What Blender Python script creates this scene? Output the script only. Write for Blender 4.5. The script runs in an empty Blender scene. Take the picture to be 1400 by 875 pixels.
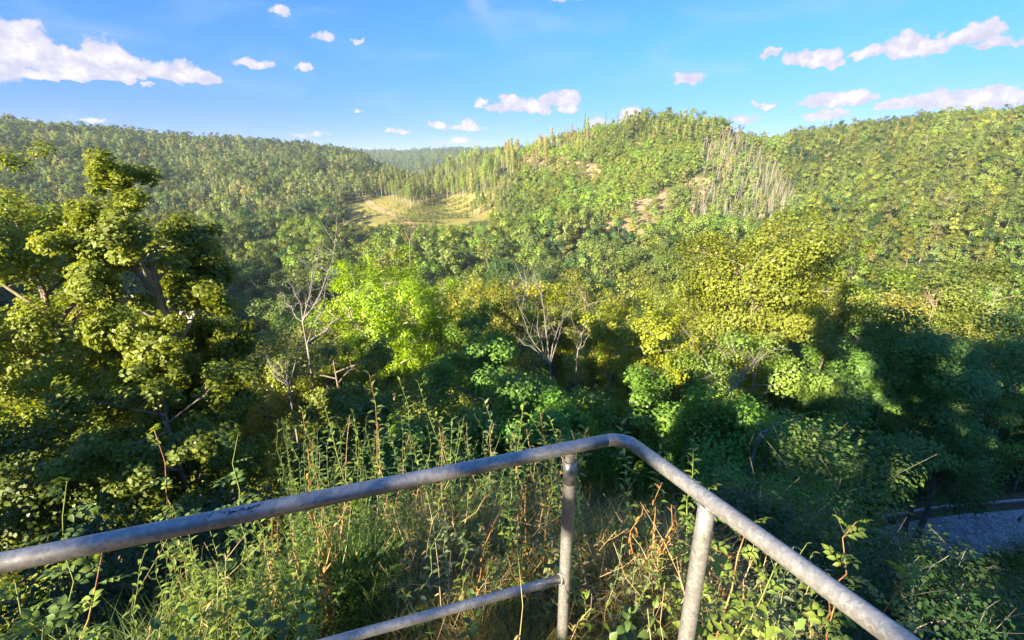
import bpy, math, random
import numpy as np
from mathutils import Vector, Matrix, Quaternion

PI = math.pi
R_ = math.radians
scene = bpy.context.scene
C = scene.collection

# ------------------------------------------------------------------ camera
EYE = np.array([0.0, 0.0, 1.85])
F = 640.0                       # focal length in pixels of a 1400 px wide frame
PITCH = R_(18.2)
cp, sp = math.cos(PITCH), math.sin(PITCH)
cam_d = bpy.data.cameras.new('camera')
cam_d.sensor_width = 36.0
cam_d.lens = 36.0 * F / 1400.0
cam_d.clip_start = 0.05
cam_d.clip_end = 20000
cam = bpy.data.objects.new('camera', cam_d)
C.objects.link(cam)
cam.location = EYE
cam.rotation_euler = (PI / 2 - PITCH, 0, 0)
scene.camera = cam


def ray(px, py):
    X = (px - 700.0) / F
    yd = (py - 437.5) / F
    return np.array([X, cp - yd * sp, -(yd * cp + sp)])


def pt(px, py, t):
    return EYE + ray(px, py) * t


def project(P):
    """photo pixel (1400 x 875) of world points (N,3)"""
    d = P - EYE
    zc = d[:, 1] * cp - d[:, 2] * sp
    yc = -d[:, 2] * cp - d[:, 1] * sp
    zc = np.maximum(zc, 1e-3)
    return 700 + F * d[:, 0] / zc, 437.5 + F * yc / zc, zc


# ------------------------------------------------------------------ light
SUN_AZ, SUN_EL = 40.0, 20.5     # sun stands behind the viewer, to the left
scene.view_settings.view_transform = 'Standard'
scene.view_settings.look = 'None'
scene.view_settings.gamma = 1.0
scene.view_settings.use_curve_mapping = False
scene.view_settings.exposure = EXPOSURE = 2.55
LD = Vector((math.sin(R_(SUN_AZ)) * math.cos(R_(SUN_EL)), math.cos(R_(SUN_AZ)) * math.cos(R_(SUN_EL)), -math.sin(R_(SUN_EL))))
sun_d = bpy.data.lights.new('sun', 'SUN')
sun_d.energy = 4.5
sun_d.angle = R_(0.55)
sun_d.color = (1.0, 0.86, 0.62)
sun = bpy.data.objects.new('sun', sun_d)
C.objects.link(sun)
sun.rotation_euler = LD.to_track_quat('-Z', 'Y').to_euler()

world = bpy.data.worlds.new('World')
scene.world = world
world.use_nodes = True
scene.cycles.max_bounces = 6
scene.cycles.diffuse_bounces = 4
scene.cycles.glossy_bounces = 2
scene.cycles.transmission_bounces = 3
scene.cycles.volume_bounces = 0
scene.cycles.transparent_max_bounces = 8
scene.cycles.caustics_reflective = False
scene.cycles.caustics_refractive = False
scene.cycles.sample_clamp_indirect = 4.0
scene.cycles.use_denoising = True


class NT:
    """small node-tree helper"""
    def __init__(s, tree):
        s.t = tree
        s.n = tree.nodes
        s.l = tree.links

    def link(s, a, b):
        s.l.new(a, b)

    def set(s, sock, v):
        if isinstance(v, bpy.types.NodeSocket):
            s.l.new(v, sock)
        else:
            sock.default_value = v

    def math(s, op, a, b=None, c=None, clamp=False):
        n = s.n.new('ShaderNodeMath')
        n.operation = op
        n.use_clamp = clamp
        for i, v in enumerate((a, b, c)):
            if v is not None:
                s.set(n.inputs[i], v)
        return n.outputs[0]

    def vmath(s, op, a, b=None):
        n = s.n.new('ShaderNodeVectorMath')
        n.operation = op
        s.set(n.inputs[0], a)
        if b is not None:
            s.set(n.inputs[1], b)
        return n.outputs['Value'] if op in ('DOT_PRODUCT', 'LENGTH') else n.outputs['Vector']

    def mix(s, f, a, b, mode='MIX'):
        n = s.n.new('ShaderNodeMix')
        n.data_type = 'RGBA'
        n.blend_type = mode
        s.set(n.inputs[0], f)
        for k, v in ((6, a), (7, b)):
            if not isinstance(v, bpy.types.NodeSocket):
                v = (*v, 1.0) if len(v) == 3 else v
            s.set(n.inputs[k], v)
        return n.outputs[2]

    def noise(s, vec, scale, detail=4, rough=0.5, dist=0.0):
        n = s.n.new('ShaderNodeTexNoise')
        if vec is not None:
            s.set(n.inputs['Vector'], vec)
        n.inputs['Scale'].default_value = scale
        n.inputs['Detail'].default_value = detail
        n.inputs['Roughness'].default_value = rough
        n.inputs['Distortion'].default_value = dist
        return n.outputs['Fac']

    def ramp(s, f, stops):
        n = s.n.new('ShaderNodeValToRGB')
        e = n.color_ramp.elements
        while len(e) < len(stops):
            e.new(0.5)
        for k, (p, c) in enumerate(stops):
            e[k].position = p
            e[k].color = (*c, 1) if len(c) == 3 else c
        s.set(n.inputs[0], f)
        return n.outputs[0]

    def smooth(s, x, a, b):
        n = s.n.new('ShaderNodeMapRange')
        n.interpolation_type = 'SMOOTHSTEP'
        s.set(n.inputs[0], x)
        n.inputs[1].default_value = a
        n.inputs[2].default_value = b
        n.inputs[3].default_value = 0
        n.inputs[4].default_value = 1
        return n.outputs[0]


def build_sky():
    w = NT(world.node_tree)
    w.n.clear()
    out = w.n.new('ShaderNodeOutputWorld')
    bg = w.n.new('ShaderNodeBackground')
    bg.inputs['Strength'].default_value = SKY = 0.105
    sky = w.n.new('ShaderNodeTexSky')
    sky.sky_type = 'NISHITA'
    sky.sun_disc = False
    sky.sun_elevation = R_(SUN_EL)
    sky.sun_rotation = R_(180 + SUN_AZ)
    sky.altitude = 300
    sky.air_density = 0.8
    sky.dust_density = 0.0
    sky.ozone_density = 10.0
    tc = w.n.new('ShaderNodeTexCoord')
    sep = w.n.new('ShaderNodeSeparateXYZ')
    w.link(tc.outputs['Generated'], sep.inputs[0])
    az = w.math('ARCTAN2', sep.outputs[0], sep.outputs[1])
    el = w.math('ARCSINE', sep.outputs[2])
    comb = w.n.new('ShaderNodeCombineXYZ')
    w.link(az, comb.inputs[0])
    w.link(el, comb.inputs[1])
    ae = comb.outputs[0]
    # cumulus: (photo x, y, half width, half height, strength)
    B = [(-12, 84, 56, 60, 1), (36, 70, 58, 50, 1), (84, 92, 40, 34, 1), (60, 103, 70, 12, 1), (150, 86, 42, 38, 1), (186, 98, 34, 24, 1), (140, 106, 60, 12, .95),
         (250, 104, 36, 24, .95), (281, 110, 26, 15, .9), (226, 105, 24, 16, .8), (205, 118, 14, 6, .7),
         (345, 89, 30, 8, .9), (418, 95, 11, 8, 1), (379, 15, 17, 8, .75), (440, 48, 19, 8, .6), (490, 57, 6, 4, .5),
         (705, 146, 30, 14, 1), (735, 148, 22, 9, .9), (767, 138, 28, 13, 1), (775, 152, 18, 6, .7), (655, 142, 9, 7, .9), (672, 147, 8, 4, .7),
         (598, 171, 13, 6, 1), (637, 174, 27, 5, .9), (640, 170, 9, 6, .8), (620, 193, 26, 6, .5), (545, 180, 18, 4, .65), (493, 153, 10, 4, .7), (420, 184, 24, 5, .5),
         (865, 160, 20, 11, 1), (815, 172, 14, 8, .9), (941, 110, 26, 9, 1), (1015, 165, 22, 7, .7),
         (1053, 76, 16, 8, 1), (1095, 82, 24, 12, .9), (1125, 80, 26, 12, 1), (1145, 86, 14, 9, .6),
         (1238, 66, 34, 20, 1), (1192, 73, 30, 9, 1), (1276, 66, 26, 15, .9), (1286, 45, 9, 6, .5),
         (1318, 55, 26, 12, .9), (1345, 48, 30, 13, .9), (1350, 63, 34, 8, .9), (1398, 57, 28, 6, .7), (1355, 36, 12, 7, .6),
         (1150, 138, 52, 12, 1), (1115, 142, 24, 6, .9), (1125, 157, 34, 8, .7), (1300, 139, 80, 13, 1), (1235, 145, 44, 9, .9), (1365, 136, 56, 12, 1), (1370, 124, 20, 8, .9),
         (1045, 145, 16, 6, .8), (1440, 130, 50, 12, .9), (1480, 70, 40, 14, .9),
         (125, 166, 26, 6, .7), (40, 164, 26, 5, .6), (780, -2, 30, 6, .6)]
    blobs = []
    for (x, y, hw, hh, a) in B:
        if x > 300:
            hw, hh = hw * 1.18, hh * 1.35
        r0 = ray(x, y); rx = ray(x + hw, y); ry = ray(x, y - hh)
        f = lambda r: (math.atan2(r[0], r[1]), math.asin(r[2] / np.linalg.norm(r)))
        a0, e0 = f(r0); a1, _ = f(rx); _, e2 = f(ry)
        blobs.append((a0, e0, abs(a1 - a0), abs(e2 - e0), a))
    rng = random.Random(4)
    for k in range(9):          # the same fair weather clouds carry on round the horizon
        a0 = R_(rng.choice([-1, 1]) * rng.uniform(56, 178))
        e0 = R_(rng.uniform(3, 16))
        s = rng.uniform(.03, .09)
        blobs.append((a0, e0, s, s * .32, rng.uniform(.7, 1)))
        blobs.append((a0 + s * .8, e0 - s * .06, s * .7, s * .2, .9))
    # wobble the directions a little so no outline stays an ellipse
    n1 = w.n.new('ShaderNodeTexNoise')
    w.set(n1.inputs['Vector'], ae)
    n1.inputs['Scale'].default_value = 38
    n1.inputs['Detail'].default_value = 5
    n1.inputs['Roughness'].default_value = .6
    off = w.vmath('MULTIPLY', w.vmath('SUBTRACT', n1.outputs['Color'], (.5, .5, .5)), (.05, .03, 0))
    aw = w.vmath('ADD', ae, off)
    M = None
    V = None
    for (a0, e0, ra, re, amp) in blobs:
        src = aw
        if M is not None:        # each puff follows the one before, which keeps the shader small
            dep = w.n.new('ShaderNodeVectorMath'); dep.operation = 'MULTIPLY_ADD'
            w.link(M, dep.inputs[0]); dep.inputs[1].default_value = (1e-9, 1e-9, 0); w.link(aw, dep.inputs[2])
            src = dep.outputs['Vector']
        ma = w.n.new('ShaderNodeVectorMath'); ma.operation = 'MULTIPLY_ADD'
        w.link(src, ma.inputs[0]); ma.inputs[1].default_value = (1 / ra, 1 / re, 0); ma.inputs[2].default_value = (-a0 / ra, -e0 / re, 0)
        q = ma.outputs['Vector']
        fl = w.n.new('ShaderNodeVectorMath'); fl.operation = 'MULTIPLY_ADD'     # flatter below than above
        w.link(w.vmath('MINIMUM', q, (0, 0, 0)), fl.inputs[0]); fl.inputs[1].default_value = (0, .8, 0); w.link(q, fl.inputs[2])
        v = w.math('MULTIPLY_ADD', w.vmath('DOT_PRODUCT', fl.outputs['Vector'], fl.outputs['Vector']), -amp, amp)
        # how high in its own puff a direction lies: lifts the lit tops
        hi = w.math('MULTIPLY', w.math('GREATER_THAN', v, 0.0), w.vmath('DOT_PRODUCT', q, (0, 1, 0)))
        M = v if M is None else w.math('MAXIMUM', M, v)
        V = hi if V is None else w.math('MAXIMUM', V, hi)
    fine = w.noise(ae, 30, 7, .6)
    fine2 = w.noise(w.vmath('ADD', ae, (-.010, .012, 0)), 30, 7, .6)
    field = w.math('ADD', w.math('MAXIMUM', M, -1.5), w.math('MULTIPLY', w.math('SUBTRACT', fine, .52), 2.1))
    dens = w.smooth(field, 0.0, 0.42)
    thick = w.smooth(field, .25, 1.15)
    lum = w.math('ADD', w.math('MULTIPLY', w.math('SUBTRACT', fine, fine2), 3.4), w.math('MULTIPLY', w.smooth(V, -.5, .5), .55), clamp=True)
    lum = w.math('MULTIPLY', lum, w.math('ADD', .35, w.math('MULTIPLY', thick, .65)))
    K = 1 / (SKY * 2 ** EXPOSURE)
    ccol = w.mix(lum, tuple(c * K for c in (.67, .67, .87)), tuple(c * K for c in (1.14, 1.08, 1.05)))
    # thin high veil and an old contrail
    st = w.n.new('ShaderNodeMapping')
    st.inputs['Scale'].default_value = (2.2, 7, 1)
    st.inputs['Rotation'].default_value = (0, 0, R_(-24))
    w.link(ae, st.inputs[0])
    veil = w.math('MULTIPLY', w.smooth(w.noise(st.outputs[0], 2.0, 6, .55, .4), .46, .8), w.math('MULTIPLY', w.math('SUBTRACT', 1.0, w.smooth(el, .35, .8)), .34))
    r0, r1 = ray(650, 0), ray(706, 78)
    g = lambda r: np.array((math.atan2(r[0], r[1]), math.asin(r[2] / np.linalg.norm(r))))
    p0, p1 = g(r0), g(r1)
    dirv = (p1 - p0) / np.linalg.norm(p1 - p0)
    nrm = np.array((-dirv[1], dirv[0]))
    dist = w.math('ABSOLUTE', w.math('SUBTRACT', w.vmath('DOT_PRODUCT', aw, (nrm[0], nrm[1], 0)), float(nrm @ p0)))
    along = w.math('ABSOLUTE', w.math('SUBTRACT', w.vmath('DOT_PRODUCT', aw, (dirv[0], dirv[1], 0)), float(dirv @ (p0 - .02 * dirv))))
    trail = w.math('MULTIPLY', w.math('MULTIPLY', w.math('SUBTRACT', 1.0, w.smooth(dist, .002, .028)), w.math('SUBTRACT', 1.0, w.smooth(along, .04, .14))), .3)
    base = sky.outputs[0]
    band = w.mix(w.smooth(el, 0.0, .27), (.37, .243, .322), (.36, .45, .425))
    band = w.mix(w.smooth(el, .25, .95), band, (1.0, 1.0, .95))
    base = w.mix(1.0, base, band, 'MULTIPLY')
    base = w.mix(w.math('MAXIMUM', veil, trail), base, tuple(c * K for c in (.66, .78, 1.0)))
    col = w.mix(dens, base, ccol)
    w.link(col, bg.inputs['Color'])
    w.link(bg.outputs[0], out.inputs[0])
    world.cycles.sampling_method = 'MANUAL'
    world.cycles.sample_map_resolution = 512


build_sky()

# ------------------------------------------------------------------ mesh helpers
def new_mesh(name, V, faces, mats=(), smooth=False, attrs=None, midx=None):
    """V (N,3); faces: (M,4) / (M,3) array or list of arrays of those"""
    V = np.asarray(V, dtype=np.float32)
    if isinstance(faces, np.ndarray):
        faces = [faces]
    faces = [np.asarray(f, dtype=np.int32) for f in faces if len(f)]
    me = bpy.data.meshes.new(name)
    me.vertices.add(len(V))
    me.vertices.foreach_set('co', V.ravel())
    nl = sum(f.size for f in faces)
    nf = sum(len(f) for f in faces)
    me.loops.add(nl)
    me.loops.foreach_set('vertex_index', np.concatenate([f.ravel() for f in faces]))
    me.polygons.add(nf)
    tot = np.concatenate([np.full(len(f), f.shape[1], np.int32) for f in faces])
    me.polygons.foreach_set('loop_start', np.concatenate([[0], np.cumsum(tot)[:-1]]).astype(np.int32))
    me.polygons.foreach_set('loop_total', tot)
    if smooth:
        me.polygons.foreach_set('use_smooth', np.ones(nf, dtype=bool))
    for m in mats:
        me.materials.append(m)
    if midx is not None:
        me.polygons.foreach_set('material_index', np.asarray(midx, np.int32))
    for k, (dom, typ, val) in (attrs or {}).items():
        a = me.attributes.new(k, typ, dom)
        val = np.asarray(val, dtype=np.float32)
        a.data.foreach_set({'FLOAT': 'value', 'FLOAT_VECTOR': 'vector', 'FLOAT_COLOR': 'color'}[typ], val.ravel())
    me.update(calc_edges=True)
    me.validate()
    return me


def link(name, data, parent=None, label=None, cat=None, group=None, kind=None, tint=None):
    o = bpy.data.objects.new(name, data)
    C.objects.link(o)
    if parent is not None:
        o.parent = parent
    tag(o, label, cat, group, kind)
    if tint is not None:
        o['tint'] = [float(v) for v in tint]
    return o


def tag(o, label=None, cat=None, group=None, kind=None):
    if label: o['label'] = label
    if cat: o['category'] = cat
    if group: o['group'] = group
    if kind: o['kind'] = kind


def nrm(v):
    return v / np.maximum(np.linalg.norm(v, axis=-1, keepdims=True), 1e-9)


class MB:
    """collects tubes, leaves and other pieces into one mesh"""
    def __init__(s):
        s.V, s.Q, s.T, s.n = [], [], [], 0

    def add(s, V, Q=None, T=None):
        V = np.asarray(V, float)
        s.V.append(V)
        if Q is not None and len(Q): s.Q.append(np.asarray(Q) + s.n)
        if T is not None and len(T): s.T.append(np.asarray(T) + s.n)
        s.n += len(V)

    def tube(s, P, rad, sides=5, cap=False):
        P = np.asarray(P, float)
        m = len(P)
        rad = np.broadcast_to(np.asarray(rad, float), (m,))
        d = nrm(np.gradient(P, axis=0))
        ref = np.array([0., 0, 1]) if abs(d[0, 2]) < .9 else np.array([1., 0, 0])
        u = nrm(np.cross(d, ref)[0:1])[0]
        U = np.zeros_like(P)
        for i in range(m):
            u = u - d[i] * (u @ d[i])
            u = u / max(np.linalg.norm(u), 1e-9)
            U[i] = u
        W = np.cross(d, U)
        th = np.arange(sides) * 2 * PI / sides
        ring = (P[:, None] + rad[:, None, None] * (np.cos(th)[None, :, None] * U[:, None] + np.sin(th)[None, :, None] * W[:, None])).reshape(-1, 3)
        i = np.arange(m - 1)[:, None] * sides
        k = np.arange(sides)[None]
        k2 = (k + 1) % sides
        Q = np.stack([i + k, i + k2, i + sides + k2, i + sides + k], -1).reshape(-1, 4)
        T = None
        if cap:
            base = len(ring)
            ring = np.vstack([ring, P[0], P[-1]])
            kk = np.arange(sides)
            T = np.vstack([np.stack([np.full(sides, base), (kk + 1) % sides, kk], -1),
                           np.stack([np.full(sides, base + 1), (m - 1) * sides + kk, (m - 1) * sides + (kk + 1) % sides], -1)])
        s.add(ring, Q, T)

    def box(s, c, half, rot=0.0):
        x, y, z = half
        V = np.array([[a * x, b * y, d * z] for d in (-1, 1) for b in (-1, 1) for a in (-1, 1)])
        cr, sr = math.cos(rot), math.sin(rot)
        V = np.stack([V[:, 0] * cr - V[:, 1] * sr, V[:, 0] * sr + V[:, 1] * cr, V[:, 2]], -1) + np.asarray(c)
        s.add(V, [[0, 2, 3, 1], [4, 5, 7, 6], [0, 1, 5, 4], [2, 6, 7, 3], [0, 4, 6, 2], [1, 3, 7, 5]])

    def mesh(s, name, mats=(), smooth=True, attrs=None):
        f = []
        if s.Q: f.append(np.vstack(s.Q))
        if s.T: f.append(np.vstack(s.T))
        return new_mesh(name, np.vstack(s.V), f, mats, smooth, attrs)


def leaf_quads(rg, c, n, L, W, d=None, fold=.18):
    """folded diamond leaves: centres c, normals n"""
    N = len(c)
    if d is None:
        d = rg.normal(size=(N, 3))
    d = nrm(d - n * np.sum(d * n, -1, keepdims=True))
    s = np.cross(n, d)
    L = np.broadcast_to(L, (N,))[:, None]
    W = np.broadcast_to(W, (N,))[:, None]
    up = n * fold * W
    V = np.stack([c - d * L * .5, c + s * W * .5 + up + d * L * .05, c + d * L * .5 - n * L * .12, c - s * W * .5 + up + d * L * .05], 1).reshape(-1, 3)
    Q = np.arange(N * 4).reshape(N, 4)
    return V, Q


# ------------------------------------------------------------------ materials
def material(name):
    m = bpy.data.materials.new(name)
    m.use_nodes = True
    t = NT(m.node_tree)
    t.n.clear()
    return m, t


def finish(t, shader):
    o = t.n.new('ShaderNodeOutputMaterial')
    t.link(shader, o.inputs[0])


def principled(t, col, rough=.7, spec=.3, metal=0.0, bump=None, bstr=.3, bdist=.01):
    p = t.n.new('ShaderNodeBsdfPrincipled')
    t.set(p.inputs['Base Color'], (*col, 1) if isinstance(col, tuple) and len(col) == 3 else col)
    t.set(p.inputs['Roughness'], rough)
    t.set(p.inputs['Metallic'], metal)
    p.inputs['Specular IOR Level'].default_value = spec
    if bump is not None:
        b = t.n.new('ShaderNodeBump')
        b.inputs['Strength'].default_value = bstr
        b.inputs['Distance'].default_value = bdist
        t.set(b.inputs['Height'], bump)
        t.link(b.outputs[0], p.inputs['Normal'])
    return p.outputs[0]


def leaf_material(name, transl=.45, rough=.45, spec=.35, fixed=None, warm=(1.22, 1.06, .6), spread=.55):
    """leaf: tint comes from the object, 'var' (0..1) varies it leaf by leaf"""
    m, t = material(name)
    if fixed is None:
        a = t.n.new('ShaderNodeAttribute')
        a.attribute_type = 'INSTANCER'
        a.attribute_name = 'tint'
        tint = a.outputs['Color']
    else:
        r = t.n.new('ShaderNodeRGB')
        r.outputs[0].default_value = (*fixed, 1)
        tint = r.outputs[0]
    v = t.n.new('ShaderNodeAttribute')
    v.attribute_name = 'var'
    oi = t.n.new('ShaderNodeObjectInfo')
    var = v.outputs['Fac']
    val = t.math('ADD', 1 - spread * .5, t.math('MULTIPLY', var, spread))
    val = t.math('MULTIPLY', val, t.math('ADD', .88, t.math('MULTIPLY', oi.outputs['Random'], .24)))
    c = t.mix(1.0, tint, t.n_comb(val), 'MULTIPLY')
    wv = t.smooth(var, .72, 1.0)
    c2 = t.mix(1.0, c, warm, 'MULTIPLY')
    c = t.mix(t.math('MULTIPLY', wv, .8), c, c2)
    p = principled(t, c, rough, spec)
    tr = t.n.new('ShaderNodeBsdfTranslucent')
    t.link(t.mix(1.0, c, (1.35, 1.25, .45), 'MULTIPLY'), tr.inputs[0])
    mx = t.n.new('ShaderNodeMixShader')
    mx.inputs[0].default_value = transl
    t.link(p, mx.inputs[1])
    t.link(tr.outputs[0], mx.inputs[2])
    finish(t, mx.outputs[0])
    return m


def _comb(self, v):
    n = self.n.new('ShaderNodeCombineXYZ')
    for i in range(3):
        self.link(v, n.inputs[i])
    return n.outputs[0]


NT.n_comb = _comb
M_LEAF = leaf_material('leaf_green')
M_NEEDLE = leaf_material('needles', .12, .6, .2)


def bark_material(name, c1, c2, scale=6.0):
    m, t = material(name)
    tc = t.n.new('ShaderNodeTexCoord')
    mp = t.n.new('ShaderNodeMapping')
    mp.inputs['Scale'].default_value = (1, 1, .25)
    t.link(tc.outputs['Object'], mp.inputs[0])
    f = t.noise(mp.outputs[0], scale, 6, .65, .6)
    c = t.ramp(f, [(.32, c1), (.68, c2)])
    finish(t, principled(t, c, .85, .2, bump=f, bstr=.6, bdist=.03))
    return m


M_BARK = bark_material('bark_brown', (.09, .07, .05), (.26, .21, .16))
M_BARK_PALE = bark_material('bark_pale', (.2, .17, .13), (.42, .38, .31))
M_DEAD = bark_material('dead_wood', (.11, .1, .085), (.25, .23, .2), 9)
M_DEAD_FAR = bark_material('dead_stems', (.2, .175, .145), (.35, .305, .25), 9)
M_DEAD_TAN = bark_material('dead_wood_tan', (.13, .095, .06), (.26, .19, .125), 9)

# ------------------------------------------------------------------ terrain
AZK = np.array([-180, -120, -95, -75, -60, -50, -45, -39, -33, -28, -24, -20, -16.4, -13, -11, -8, -5, -2, 1, 5, 9, 13, 16.5, 20, 23.5, 26, 28.5, 31, 34, 37, 41, 46, 52, 62, 80, 110, 150, 180], float)
near_front = [(1.0, 0), (1.6, -.03), (2.1, -.22), (2.8, -.75), (3.8, -1.9), (5.5, -4), (8.5, -7.6), (14, -13), (25, -21), (45, -31), (75, -41), (120, -46)]
near_road = [(1.0, 0), (1.6, -.05), (2.1, -.35), (2.8, -1.2), (3.8, -2.5), (5.5, -4.6), (8.5, -8), (14, -13), (25, -20), (40, -28.0), (48, -30.2), (58, -30.6), (75, -35), (120, -41)]
near_left = [(1.0, 0), (1.6, -.02), (2.1, -.25), (2.8, -1.0), (3.8, -2.2), (5.5, -4.3), (8.5, -7.6), (14, -12), (25, -19), (45, -29), (75, -39), (120, -45)]


def col(azim):
    a = azim
    if a <= -120 or a >= 150:
        return [(1, 0), (3, .05), (6, .2), (12, .6), (30, 2), (100, 4), (400, 10), (1200, 18), (7000, 18)]
    if a == -95: return [(1, 0), (3, -.4), (6, -2), (12, -4.5), (30, -8), (60, -9), (120, -2), (250, 6), (1200, 25), (7000, 25)]
    if a == -75: return [(1, 0), (2, -.1), (4, -1.6), (8, -5), (15, -9.5), (30, -14), (60, -18), (110, -8), (165, 4), (300, 10), (1200, 35), (7000, 35)]
    if a == -60: return [(1, 0), (2, -.2), (4, -2.2), (8, -6.5), (15, -12), (30, -20), (60, -33), (110, -34), (190, -20), (330, -12), (800, 38), (1200, 34), (7000, 40)]
    if a == 62: return near_road[:9] + [(45, -25), (80, -28), (150, -28), (300, -10), (600, 32), (1200, 30), (7000, 40)]
    if a == 80: return [(1, 0), (2, -.3), (4, -2), (8, -5.5), (20, -13), (45, -18), (150, -12), (400, 10), (1200, 30), (7000, 40)]
    if a == 110: return [(1, 0), (3, -.4), (8, -2), (20, -5), (60, -6), (200, 4), (1200, 20), (7000, 20)]
    I = lambda xs, ys: float(np.interp(a, xs, ys))
    if a < -10:      # left hill
        base = near_left if a < -30 else near_front
        zr = I([-50, -45, -33, -24, -16.4, -13, -11], [41, 39, 27, 18, 8, -12, -25])
        rr = I([-45, -24, -16.4, -11], [850, 800, 760, 700])
        pts = base + [(180, -46), (250, I([-30, -20, -12], [-44, -43, -40])), (330, I([-30, -20, -14, -11], [-40, -38, -30.5, -29]))]
        pts += [(430, I([-30, -16.4, -13, -11], [-24, -25, -23, -24])), (560, I([-45, -30, -16.4, -11], [-2, -4, -12, -27])), (rr, zr), (rr + 150, zr - 8)]
        pts += [(1300, I([-30, -16], [zr - 10, -10])), (1900, I([-50, -24, -16, -11], [30, 22, 44, 47])), (2600, 30), (7000, 30)]
        return pts
    base = near_road if a > 30 else near_front
    zr = I([-8, -5, 0, 4.5, 9, 13, 16.5, 20, 23.5, 26, 28.5, 31, 36, 43, 46, 52], [-14, 3, 17, 24, 29, 33, 35.5, 31, 25, 22, 23, 29, 36, 40, 37, 36])
    rr = I([-8, -5, 0, 4.5, 20, 23.5, 28.5, 31, 36, 46], [560, 520, 480, 460, 455, 470, 530, 600, 630, 660])
    z180 = I([-8, 5, 16, 26, 34, 46], [-47, -47, -46, -45, -41, -37])
    z250 = I([-8, -2, 5, 16, 23, 28, 34, 46], [-41, -39, -36, -33, -40, -46, -32, -28])
    z330 = I([-8, -2, 5, 16, 23, 28, 34, 46], [-31, -28, -17, -9, -19, -41, -20, -14])
    pts = base + [(180, z180), (250, z250), (330, z330)]
    if rr < 500:
        pts += [(400, z330 + (zr - z330) * .62)]
    else:
        pts += [(430, z330 + (zr - z330) * .42)]
    pts += [(rr, zr), (rr + 60, zr - 6), (rr + 300, zr - 30)]
    pts += [(1900, I([-8, 2, 8, 16, 46], [47, 45, 30, 20, 20])), (2600, 20), (7000, 30)]
    return pts


NR, NAZ = 330, 720
LR = np.linspace(math.log(.35), math.log(6500), NR)
AZ = np.linspace(-180, 180, NAZ + 1)


def _build_height():
    cols = []
    for a in AZK:
        p = sorted(col(a))
        x = np.log([q[0] for q in p]); y = np.array([q[1] for q in p])
        h = np.diff(x); dl = np.diff(y) / h
        m = np.zeros(len(x))
        for i in range(1, len(x) - 1):
            if dl[i - 1] * dl[i] > 0:
                w1, w2 = 2 * h[i] + h[i - 1], h[i] + 2 * h[i - 1]
                m[i] = (w1 + w2) / (w1 / dl[i - 1] + w2 / dl[i])
        m[0], m[-1] = dl[0], 0
        k = np.clip(np.searchsorted(x, LR) - 1, 0, len(x) - 2)
        t = np.clip((LR - x[k]) / h[k], 0, 1)
        v = (2 * t**3 - 3 * t**2 + 1) * y[k] + (t**3 - 2 * t**2 + t) * h[k] * m[k] + (-2 * t**3 + 3 * t**2) * y[k + 1] + (t**3 - t**2) * h[k] * m[k + 1]
        cols.append(v)
    G = np.array(cols)                       # (AZK, NR)
    Z = np.empty((NAZ + 1, NR))
    for j in range(NR):
        Z[:, j] = np.interp(AZ, AZK, G[:, j])
    ker = np.exp(-.5 * (np.arange(-4, 5) / 1.8) ** 2); ker /= ker.sum()
    Zp = np.vstack([Z[-5:-1], Z, Z[1:5]])
    Z = sum(ker[i] * Zp[i:i + NAZ + 1] for i in range(9))
    # gentle lumps in the ground
    a, r = np.meshgrid(np.radians(AZ), np.exp(LR), indexing='ij')
    x, y = r * np.sin(a), r * np.cos(a)
    rs = np.random.default_rng(3)
    for lam, amp in ((3.1, .05), (7, .13), (19, .3), (45, .8), (110, 1.8), (240, 2.4)):
        for _ in range(4):
            th = rs.uniform(0, PI); ph = rs.uniform(0, 6.28)
            fade = np.clip((r - lam * .7) / (lam * 1.5), 0, 1) * np.clip((6500 - r) / 1500, 0, 1)
            Z += amp * .5 * fade * np.sin((x * math.cos(th) + y * math.sin(th)) * 6.283 / (lam * rs.uniform(.8, 1.3)) + ph)
    return x, y, Z


TX, TY, TZ = _build_height()

# the road down in the valley: centre line, flattened into the slope
ROAD = np.array([pt(1020, 790, 40.0), pt(1130, 760, 39.0), pt(1250, 738, 41.0), pt(1330, 731, 42.6), pt(1400, 727, 43.0), pt(1500, 722, 44), pt(1640, 720, 46)])
ROAD_Z = -29.9
ROAD[:, 2] = ROAD_Z
ROAD[0, 1] -= 1.5
_t = np.linspace(0, len(ROAD) - 1, 90)
ROADP = np.stack([np.interp(_t, np.arange(len(ROAD)), ROAD[:, k]) for k in range(3)], -1)
for _ in range(60):
    ROADP[1:-1] = (ROADP[:-2] + ROADP[1:-1] * 2 + ROADP[2:]) / 4
ROAD_HALF = 2.9


def road_dist(x, y):
    shp = np.shape(x)
    x = np.ravel(x); y = np.ravel(y)
    d = np.full(len(x), 1e9)
    near = (np.hypot(x - 40, y - 34) < 60)
    q = np.stack([x[near], y[near]], -1)
    if len(q):
        d[near] = np.sqrt(((q[:, None] - ROADP[None, :, :2]) ** 2).sum(-1)).min(1)
    return d.reshape(shp)


_d = road_dist(TX, TY)
_w = np.clip(1 - (_d - 4.4) / 5.0, 0, 1)
_w = _w * _w * (3 - 2 * _w)
TZ = TZ * (1 - _w) + (ROAD_Z - .02) * _w
# two wooded hollows in the valley side
for (hx, hy, ht, hr, hd) in ((1262, 366, 150, 27, 20), (283, 410, 120, 30, 13), (330, 470, 75, 14, 7)):
    _p = pt(hx, hy, ht)
    _q = ((TX - _p[0]) ** 2 + (TY - _p[1]) ** 2) / hr ** 2
    TZ = TZ - hd * np.exp(-_q * 1.2)


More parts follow.
